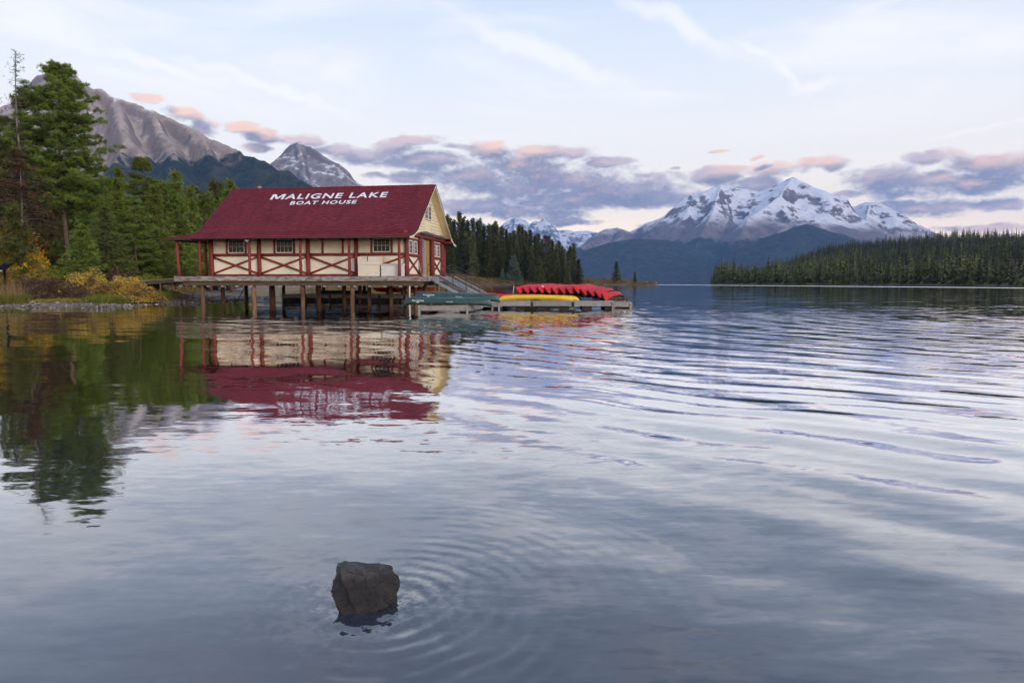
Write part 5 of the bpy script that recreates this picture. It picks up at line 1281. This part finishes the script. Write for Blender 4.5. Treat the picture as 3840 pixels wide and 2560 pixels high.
for i in range(44):
    x = rg.uniform(20, 1330); y = 300 + max(0, x - 300) * .17 + rg.uniform(-40, 60); a, c = g6(x, y); Y = rg.uniform(385, 450)
    tree_at(rg.choice(S_v), 20, 'spruce_tree', 'spruce filling the back of the stand on the far point', a, c, Y, wide=rg.uniform(.9, 1.25), group='spruces at the back of the far stand')
# ---- far right shore: front rank as trees, the wood behind as one mass
def small_spruce(seed, n=11, per=6):
    rng = np.random.default_rng(seed); V = []; T = []
    for i in range(n):
        s = (i + rng.uniform(0, .8)) / n; z = .04 + .94 * s; Rr = .13 * (1 - s) ** .8 + .012
        for j in range(per):
            an = rng.uniform(0, 6.283); r = Rr * rng.uniform(.6, 1.2); d = np.array([math.cos(an), math.sin(an), 0]); sd = np.array([-d[1], d[0], 0])
            c = np.array([0, 0, z]); tip = c + d * r + np.array([0, 0, -r * .55]); wd = r * .42
            V += [c + np.array([0, 0, .05]), tip - sd * wd, tip + sd * wd]; T += [rng.uniform(.1, .9)] * 3
    for a_ in (0, 2.09, 4.19): V += [np.array([.02 * math.cos(a_), .02 * math.sin(a_), 0]), np.array([.02 * math.cos(a_ + 2.09), .02 * math.sin(a_ + 2.09), 0]), np.array([0, 0, 1.03])]; T += [.3] * 3
    return np.array(V), np.array(T)
SM = [small_spruce(60 + i) for i in range(5)]
SMm = [fast_mesh('far_spruce', v, np.arange(len(v)).reshape(-1, 3), M['spruce'], t) for v, t in SM]
rng = np.random.default_rng(4)
cand = rng.uniform((110, 150), (700, 640), (60000, 2)); sdv = poly_sd(cand[:, 0], cand[:, 1], SHORE2); azv = np.degrees(np.arctan2(cand[:, 0], cand[:, 1]))
ok = (sdv > 3) & (azv > 15.2) & (azv < 38.5)
fr_ = cand[ok & (sdv < 16)]; rng.shuffle(fr_)
hf_ = hill_h(fr_[:, 0], fr_[:, 1])
keep = []
for i, p_ in enumerate(fr_):
    if all((p_[0] - fr_[j][0]) ** 2 + (p_[1] - fr_[j][1]) ** 2 > 2.2 ** 2 for j in keep[-400:]): keep.append(i)
    if len(keep) >= 280: break
for i in keep:
    o = link('spruce_tree', SMm[i % 5]); h = float(np.clip(rng.lognormal(2.26, .34), 4, 17))
    o.location = (fr_[i][0], fr_[i][1], hf_[i] - .2); o.scale = (h * rng.uniform(1.0, 1.5),) * 2 + (h,); o.rotation_euler = (0, 0, rng.uniform(0, 6.28))
    tag(o, 'dark spruce in the front rank along the far right shore', 'tree', 'front rank of spruces on the far right shore')
c2 = rng.uniform((110, 200), (1150, 1350), (26000, 2)); s2 = poly_sd(c2[:, 0], c2[:, 1], SHORE2); a2 = np.degrees(np.arctan2(c2[:, 0], c2[:, 1]))
ok2 = (s2 > 12) & (a2 > 15.6) & (a2 < 39) & (np.hypot(c2[:, 0], c2[:, 1]) < 1250)
c2 = c2[ok2][:5200]; h2 = hill_h(c2[:, 0], c2[:, 1])
VV, TT = [], []
for i in range(len(c2)):
    v, t = SM[i % 5]; h = min(19, rng.lognormal(2.26, .34)); wdt = (h * .6 + 4) * rng.uniform(.8, 1.5); an = rng.uniform(0, 6.28); ca, sa = math.cos(an), math.sin(an)
    VV.append(np.stack([(v[:, 0] * ca - v[:, 1] * sa) * wdt + c2[i, 0], (v[:, 0] * sa + v[:, 1] * ca) * wdt + c2[i, 1], v[:, 2] * h + h2[i] - .2], -1)); TT.append(np.clip(t * .45 + rng.uniform(-.25, .45) + .8 * (vnoise(np.array([c2[i, 0] / 90]), np.array([c2[i, 1] / 90]), 3)[0] - .4), 0, 1))
VV = np.concatenate(VV); TT = np.concatenate(TT)
M['wood'] = leafmat('wood_needles', (.055, .044, .034), (.080, .100, .044), (.22, .225, .075), rnd=0)
tag(link('forest', fast_mesh('forest', VV, np.arange(len(VV)).reshape(-1, 3), M['wood'], TT)), 'mass of conifers covering the far right hill', 'forest', kind='stuff')

# ------------------------------------------------------------------ shrubs and grass
def bush(seed, rx, ry, h, n, leaf, mat, twig='bark_grey', hollow=.15, droop=0, lump=.65):
    rng = np.random.default_rng(seed)
    th = rng.uniform(0, 2 * math.pi, n); cz = rng.uniform(.05, 1, n); r = np.sqrt(np.maximum(0, 1 - cz ** 2)) ; rad = rng.uniform(hollow, 1, n) ** .5
    d = np.stack([np.cos(th) * np.maximum(r, .05), np.sin(th) * np.maximum(r, .05), cz], -1)
    lum = 1 + lump * (fbm(d[:, 0] * 2.2 + seed, d[:, 1] * 2.2 + d[:, 2] * 2, 3, seed) - .5) * 2
    c = d * (rad * lum)[:, None] * np.array([rx, ry, h])
    c[:, 2] = np.abs(c[:, 2]) + .03
    cl = vnoise(c[:, 0] * 1.6 + 9, c[:, 1] * 1.6 + c[:, 2] * 1.9, seed)
    V, F = blades(c, np.full(n, leaf) * rng.uniform(.6, 1.4, n), 3, rng, .3, .38)
    T = np.clip(np.repeat(cl * .9 + rng.uniform(0, .55, n) - .28, 9), 0, 1)
    tw = MB()
    for i in range(160):
        j = rng.integers(n); p_ = c[j]; tw.tube([(p_[0] * .15, p_[1] * .15, -.2), (p_[0] * .55, p_[1] * .55, p_[2] * .5), tuple(p_)], [.02, .013, .005], 4)
    return fast_mesh('foliage', V, F, mat, T), tw.mesh('stems', M[twig])
def shrub(name, label, px, ybot, Y, meshes, rz=0, scale=1, group=None, cat='shrub', dz=0):
    x = vw(px, ybot, Y)[0]; e = empty(name, (x, Y, gz(x, Y) - .05 + dz), rz, label, cat, group); e.scale = (scale,) * 3
    link('foliage', meshes[0], e); link('stems', meshes[1], e); return e
m_px = lambda Y: Y / 2560 * 1.6327                                    # metres per view pixel
B_gold = bush(1, 2.5, 1.9, 1.9, 9000, .115, M['leaf_gold'])
B_gold2 = bush(2, 2.4, 1.8, 1.7, 8000, .11, M['leaf_gold'])
B_yel = bush(3, 1.9, 1.6, 2.7, 7500, .14, M['leaf_yellow'])
B_lime = bush(4, 2.2, 1.6, 1.9, 6000, .17, M['leaf_lime'])
B_oliv = bush(5, 1.6, 1.4, 2.0, 4500, .16, M['leaf_olive'])
B_plum = bush(6, 2.4, 1.5, 1.5, 8000, .10, M['leaf_plum'])
shrub('shrub', 'big golden-leaved shrub on the beach bank, nearest the boardwalk', 305, 660, 53.6, B_gold)
shrub('shrub', 'golden and brown shrub left of the biggest golden one', 215, 655, 54.6, B_gold2, 1.0)
shrub('shrub', 'tall bright yellow shrub at the left edge of the shore', 14, 640, 60.0, B_yel, 0, 1.65)
shrub('shrub', 'low bright yellow shrub right of the tallest yellow one', 50, 640, 56.2, B_yel, 2.0, .95)
shrub('shrub', 'lime green shrub between the yellow and the golden shrubs', 130, 640, 57.0, B_lime, .5)
shrub('shrub', 'olive yellow shrub standing behind the golden shrubs', 178, 640, 57.5, B_oliv, .5, .95)
shrub('shrub', 'dark plum-brown shrub close to the water at the left', 55, 670, 52.5, B_plum)
shrub('shrub', 'dark plum-brown shrub next to the green beach grass', 118, 670, 52.8, B_plum, 1.5, .95)
shrub('shrub', 'brownish red shrub low between plum and golden shrubs', 165, 665, 53.3, B_plum, 2.6, .85)
shrub('shrub', 'brown twiggy shrub behind the black information board', 20, 655, 54.5, B_oliv, 2.0, .9)
shrub('shrub', 'olive brown shrub in the middle of the bank behind the plum ones', 92, 650, 54.8, B_oliv, 3.0, .95)
shrub('shrub', 'grey-brown shrub rising behind the big golden one', 265, 640, 57.5, B_plum, .7, 1.05)
shrub('shrub', 'small yellow-green shrub at the tip behind the golden shrub', 345, 640, 60.5, B_lime, 1.7, .65)
def grass_clump(seed, n, r, h, mat, w=.010):
    rng = np.random.default_rng(seed); a = rng.uniform(0, 6.28, n); rr_ = r * np.sqrt(rng.random(n)); x, y = rr_ * np.cos(a), rr_ * np.sin(a)
    hh = h * rng.uniform(.4, 1.1, n); lx, ly = rng.normal(size=n) * h * .25, rng.normal(size=n) * h * .25; t = rng.uniform(0, 6.28, n)
    A = np.stack([x - np.cos(t) * w, y - np.sin(t) * w, np.full(n, -.05)], -1); B_ = np.stack([x + np.cos(t) * w, y + np.sin(t) * w, np.full(n, -.05)], -1); T_ = np.stack([x + lx, y + ly, hh], -1)
    V = np.stack([A, B_, T_], 1).reshape(-1, 3)
    return V, np.repeat(rng.random(n), 3)
def grass_thing(name, label, px, Y, meshes, scale=1):
    x = vw(px, 660, Y)[0]; e = empty(name, (x, Y, gz(x, Y)), 0, label, 'grass'); e.scale = (scale,) * 3
    for nm, me in meshes: link(nm, me, e)
v1, t1 = grass_clump(1, 2600, 1.3, .75, None, .016); v2, t2 = grass_clump(2, 420, .9, 1.9, None, .012)
GT = [('blades', fast_mesh('blades', v1, np.arange(len(v1)).reshape(-1, 3), M['grass'], t1)), ('stalks', fast_mesh('stalks', v2, np.arange(len(v2)).reshape(-1, 3), M['straw'], t2))]
grass_thing('grass_tuft', 'tuft of green grass with tall straw stalks at the left water edge', 22, 49.6, GT)
grass_thing('grass_tuft', 'low green grass patch at the foot of the golden shrubs', 235, 51.3, GT[:1], .9)
grass_thing('grass_tuft', 'low green grass patch below the big golden shrub, right one', 275, 51.6, GT[:1], .75)
grass_thing('grass_tuft', 'green and straw grass under the end of the boardwalk', 352, 57.0, GT[:1], 1.0)
# ground cover
rng = np.random.default_rng(17)
def cover(n, box, smin, smax, hh, leaf, kk):
    c = rng.uniform(box[0], box[1], (n, 2)); s = poly_sd(c[:, 0], c[:, 1], SHORE); az_ = np.abs(np.degrees(np.arctan2(c[:, 0], c[:, 1])))
    c = c[(s > smin) & (s < smax) & (az_ < 41)]; z = ground_h(c[:, 0], c[:, 1]); patch = vnoise(c[:, 0] * .12, c[:, 1] * .12, 4); h = hh * (.35 + 1.0 * patch)
    cen = np.stack([c[:, 0], c[:, 1], z], -1); reps = kk; cen = np.repeat(cen, reps, 0); H = np.repeat(h, reps)
    cen += rng.normal(size=cen.shape) * np.array([leaf, leaf, 0]); cen[:, 2] += rng.uniform(0, 1, len(cen)) * H
    V, F = blades(cen, np.full(len(cen), leaf) * rng.uniform(.6, 1.3, len(cen)), 2, rng, .5, .32)
    T = np.clip(np.repeat(np.repeat(vnoise(c[:, 0] * .35, c[:, 1] * .35, 8), reps) * .75 + rng.uniform(0, .4, len(cen)) - .08, 6), 0, 1)
    return V, F, T
V, F, T = cover(16000, ((-75, 240), (72, 430)), .8, 95, 1.9, .55, 7)
tag(link('brush_cover', fast_mesh('brush_cover', V, F, M['leaf_tan'], T)), 'tan and brown low brush covering the far point', 'brush', kind='stuff')
V, F, T = cover(14000, ((-75, 46), (-20, 130)), 6.5, 60, .55, .20, 4)
tag(link('meadow_grass', fast_mesh('meadow_grass', V, F, M['straw'], T)), 'yellowed meadow grass on the bank behind the shrubs', 'grass', kind='stuff')

# loose stones along the waterline
c = rng.uniform((-46, 43), (-24, 74), (60000, 2)); sdp = poly_sd(c[:, 0], c[:, 1], SHORE); c = c[(sdp > -.8) & (sdp < 6.5)][:5200]; z = ground_h(c[:, 0], c[:, 1])
oc = np.array([(1, 0, 0), (0, 1, 0), (-1, 0, 0), (0, -1, 0), (0, 0, .7), (0, 0, -.7)]); of_ = np.array([(0, 1, 4), (1, 2, 4), (2, 3, 4), (3, 0, 4), (1, 0, 5), (2, 1, 5), (3, 2, 5), (0, 3, 5)])
szs = np.clip(rng.lognormal(-2.9, .55, len(c)), .02, .26); an = rng.uniform(0, 6.28, len(c))
Vp = oc[None] * (szs[:, None, None] * rng.uniform(.6, 1.4, (len(c), 6, 1))); ca, sa = np.cos(an)[:, None], np.sin(an)[:, None]
Vp = np.stack([Vp[:, :, 0] * ca - Vp[:, :, 1] * sa + c[:, :1], Vp[:, :, 0] * sa + Vp[:, :, 1] * ca + c[:, 1:], Vp[:, :, 2] * .7 + z[:, None] + szs[:, None] * .15], -1)
Fp = (of_[None] + (np.arange(len(c)) * 6)[:, None, None]).reshape(-1, 3)
M['pebble'] = leafmat('pebble', (.07, .06, .052), (.19, .16, .135), (.38, .34, .30), rnd=0, trans=0)
tag(link('beach_pebbles', fast_mesh('beach_pebbles', Vp.reshape(-1, 3), Fp, M['pebble'], np.repeat(rng.random(len(c)), 6))), 'scattered stones and gravel along the left waterline', 'pebbles', kind='stuff')
V, F, T = cover(9000, ((-46, 46), (-26, 62)), 3.4, 9, .28, .13, 5)
tag(link('bank_growth', fast_mesh('bank_growth', V, F, M['leaf_olive'], T)), 'low olive and brown growth along the top of the beach', 'ground cover', kind='stuff')

# ------------------------------------------------------------------ signs
sg = empty('trail_marker', tuple(vw(366, 640, 74)[:2]) + (gz(vw(366, 640, 74)[0], 74),), .2, 'orange-brown wooden trail post with a small pale sign', 'sign')
zt = vw(366, 603, 74)[2] - sg.location.z
MB().bx(-.09, .09, -.09, .09, -.3, zt).build('post', M['sign_wood'], sg); MB().bx(-.32, .10, -.13, -.10, zt - .02, zt + .28).build('sign_board', M['sign_grey'], sg)
xi = vw(10, 620, 51.5)[0]; zi = gz(xi, 51.5); ztop = vw(10, 608, 51.5)[2] - zi
inf = empty('information_board', (xi, 51.5, zi), -.35, 'slanted black information board on a post at the left edge', 'sign')
MB().bx(-.05, .05, -.05, .05, -.3, ztop - .25).build('post', M['sign_black'], inf)
MB().add([(-.55, -.35, ztop - .45), (.55, -.35, ztop - .45), (.55, .35, ztop + .1), (-.55, .35, ztop + .1), (-.55, -.37, ztop - .50), (.55, -.37, ztop - .50), (.55, .33, ztop + .05), (-.55, .33, ztop + .05)], [(0, 1, 2, 3), (7, 6, 5, 4), (0, 4, 5, 1), (1, 5, 6, 2), (2, 6, 7, 3), (3, 7, 4, 0)]).build('panel', M['sign_black'], inf)
MB().bx(-.02, .34, -.40, -.375, ztop - .52, ztop - .40).build('label_plate', M['sign_grey'], inf)

# ------------------------------------------------------------------ people
def person(label, loc, rz, joints, edges, radii, zones, grp=None, hat=None):
    """one skinned body; zones: [(zmin, material)] from top down"""
    me = bpy.data.meshes.new('body'); me.from_pydata(joints, edges, []); o = bpy.data.objects.new('tmp', me); C.objects.link(o)
    o.modifiers.new('s', 'SKIN'); sm = o.modifiers.new('d', 'SUBSURF'); sm.levels = 1; sm.render_levels = 1
    for v, r in zip(me.skin_vertices[0].data, radii): v.radius = (r, r)
    me.skin_vertices[0].data[0].use_root = True
    bpy.context.view_layer.update()
    b_ = bpy.data.meshes.new_from_object(o.evaluated_get(bpy.context.evaluated_depsgraph_get())); bpy.data.objects.remove(o)
    for _, mt in zones: b_.materials.append(mt)
    for p_ in b_.polygons:
        p_.use_smooth = True
        for k, (zm, _) in enumerate(zones):
            if p_.center.z >= zm: p_.material_index = k; break
    e = empty('person', loc, rz, label, 'person', grp)
    link('body', b_, e)
    hd = joints[hat]; MB().tube([(hd[0], hd[1] + .02, hd[2] - .02), (hd[0], hd[1] + .02, hd[2] + .08), (hd[0], hd[1] + .01, hd[2] + .14)], [.105, .10, .03], 10).build('hair', M['hair'], e, True)
    return e
J = [(0, 0, .95), (0, 0, 1.2), (0, .0, 1.42), (0, -.02, 1.52), (0, -.02, 1.66), (.19, 0, 1.42), (.27, .02, 1.15), (.24, -.14, .95), (-.19, 0, 1.42), (-.28, .02, 1.15), (-.22, -.16, 1.0), (.10, 0, .90), (.13, -.02, .50), (.14, 0, .08), (.15, -.14, .04), (-.10, 0, .90), (-.16, -.10, .50), (-.18, .02, .08), (-.18, -.12, .04)]
E_ = [(0, 1), (1, 2), (2, 3), (3, 4), (2, 5), (5, 6), (6, 7), (2, 8), (8, 9), (9, 10), (0, 11), (11, 12), (12, 13), (13, 14), (0, 15), (15, 16), (16, 17), (17, 18)]
Rd = [.15, .15, .15, .06, .105, .075, .05, .04, .075, .05, .04, .10, .07, .045, .04, .10, .07, .045, .04]
tp = vw(1491, 651, 313)
person('distant person in a red jacket and dark shorts on the tip of the point', (tp[0], 312, max(.05, gz(tp[0], 312))), .4, J, E_, Rd, [(1.50, M['skin']), (.98, M['jacket_red']), (.55, M['trousers']), (-1, M['skin'])], None, 4)
Js = [(0, 0, .14), (0, .02, .40), (0, .02, .60), (0, 0, .70), (0, -.02, .84), (.18, .02, .60), (.25, -.08, .38), (.18, -.28, .36), (-.18, .02, .60), (-.25, -.08, .38), (-.18, -.28, .36), (.11, -.02, .14), (.16, -.34, .42), (.15, -.42, .06), (.15, -.54, .04), (-.11, -.02, .14), (-.16, -.34, .42), (-.15, -.42, .06), (-.15, -.54, .04)]
for (px, Y, mt, lb) in ((419, 97, M['jacket_white'], 'person in a white shirt sitting in the meadow behind the porch'), (431, 98, M['jacket_white'], 'person sitting right of the white-shirted one in the meadow')):
    x = vw(px, 640, Y)[0]; person(lb, (x, Y, gz(x, Y) + .35), .5, Js, E_, Rd, [(.70, M['skin']), (.24, mt), (-1, M['trousers'])], 'people sitting in the meadow', 4)
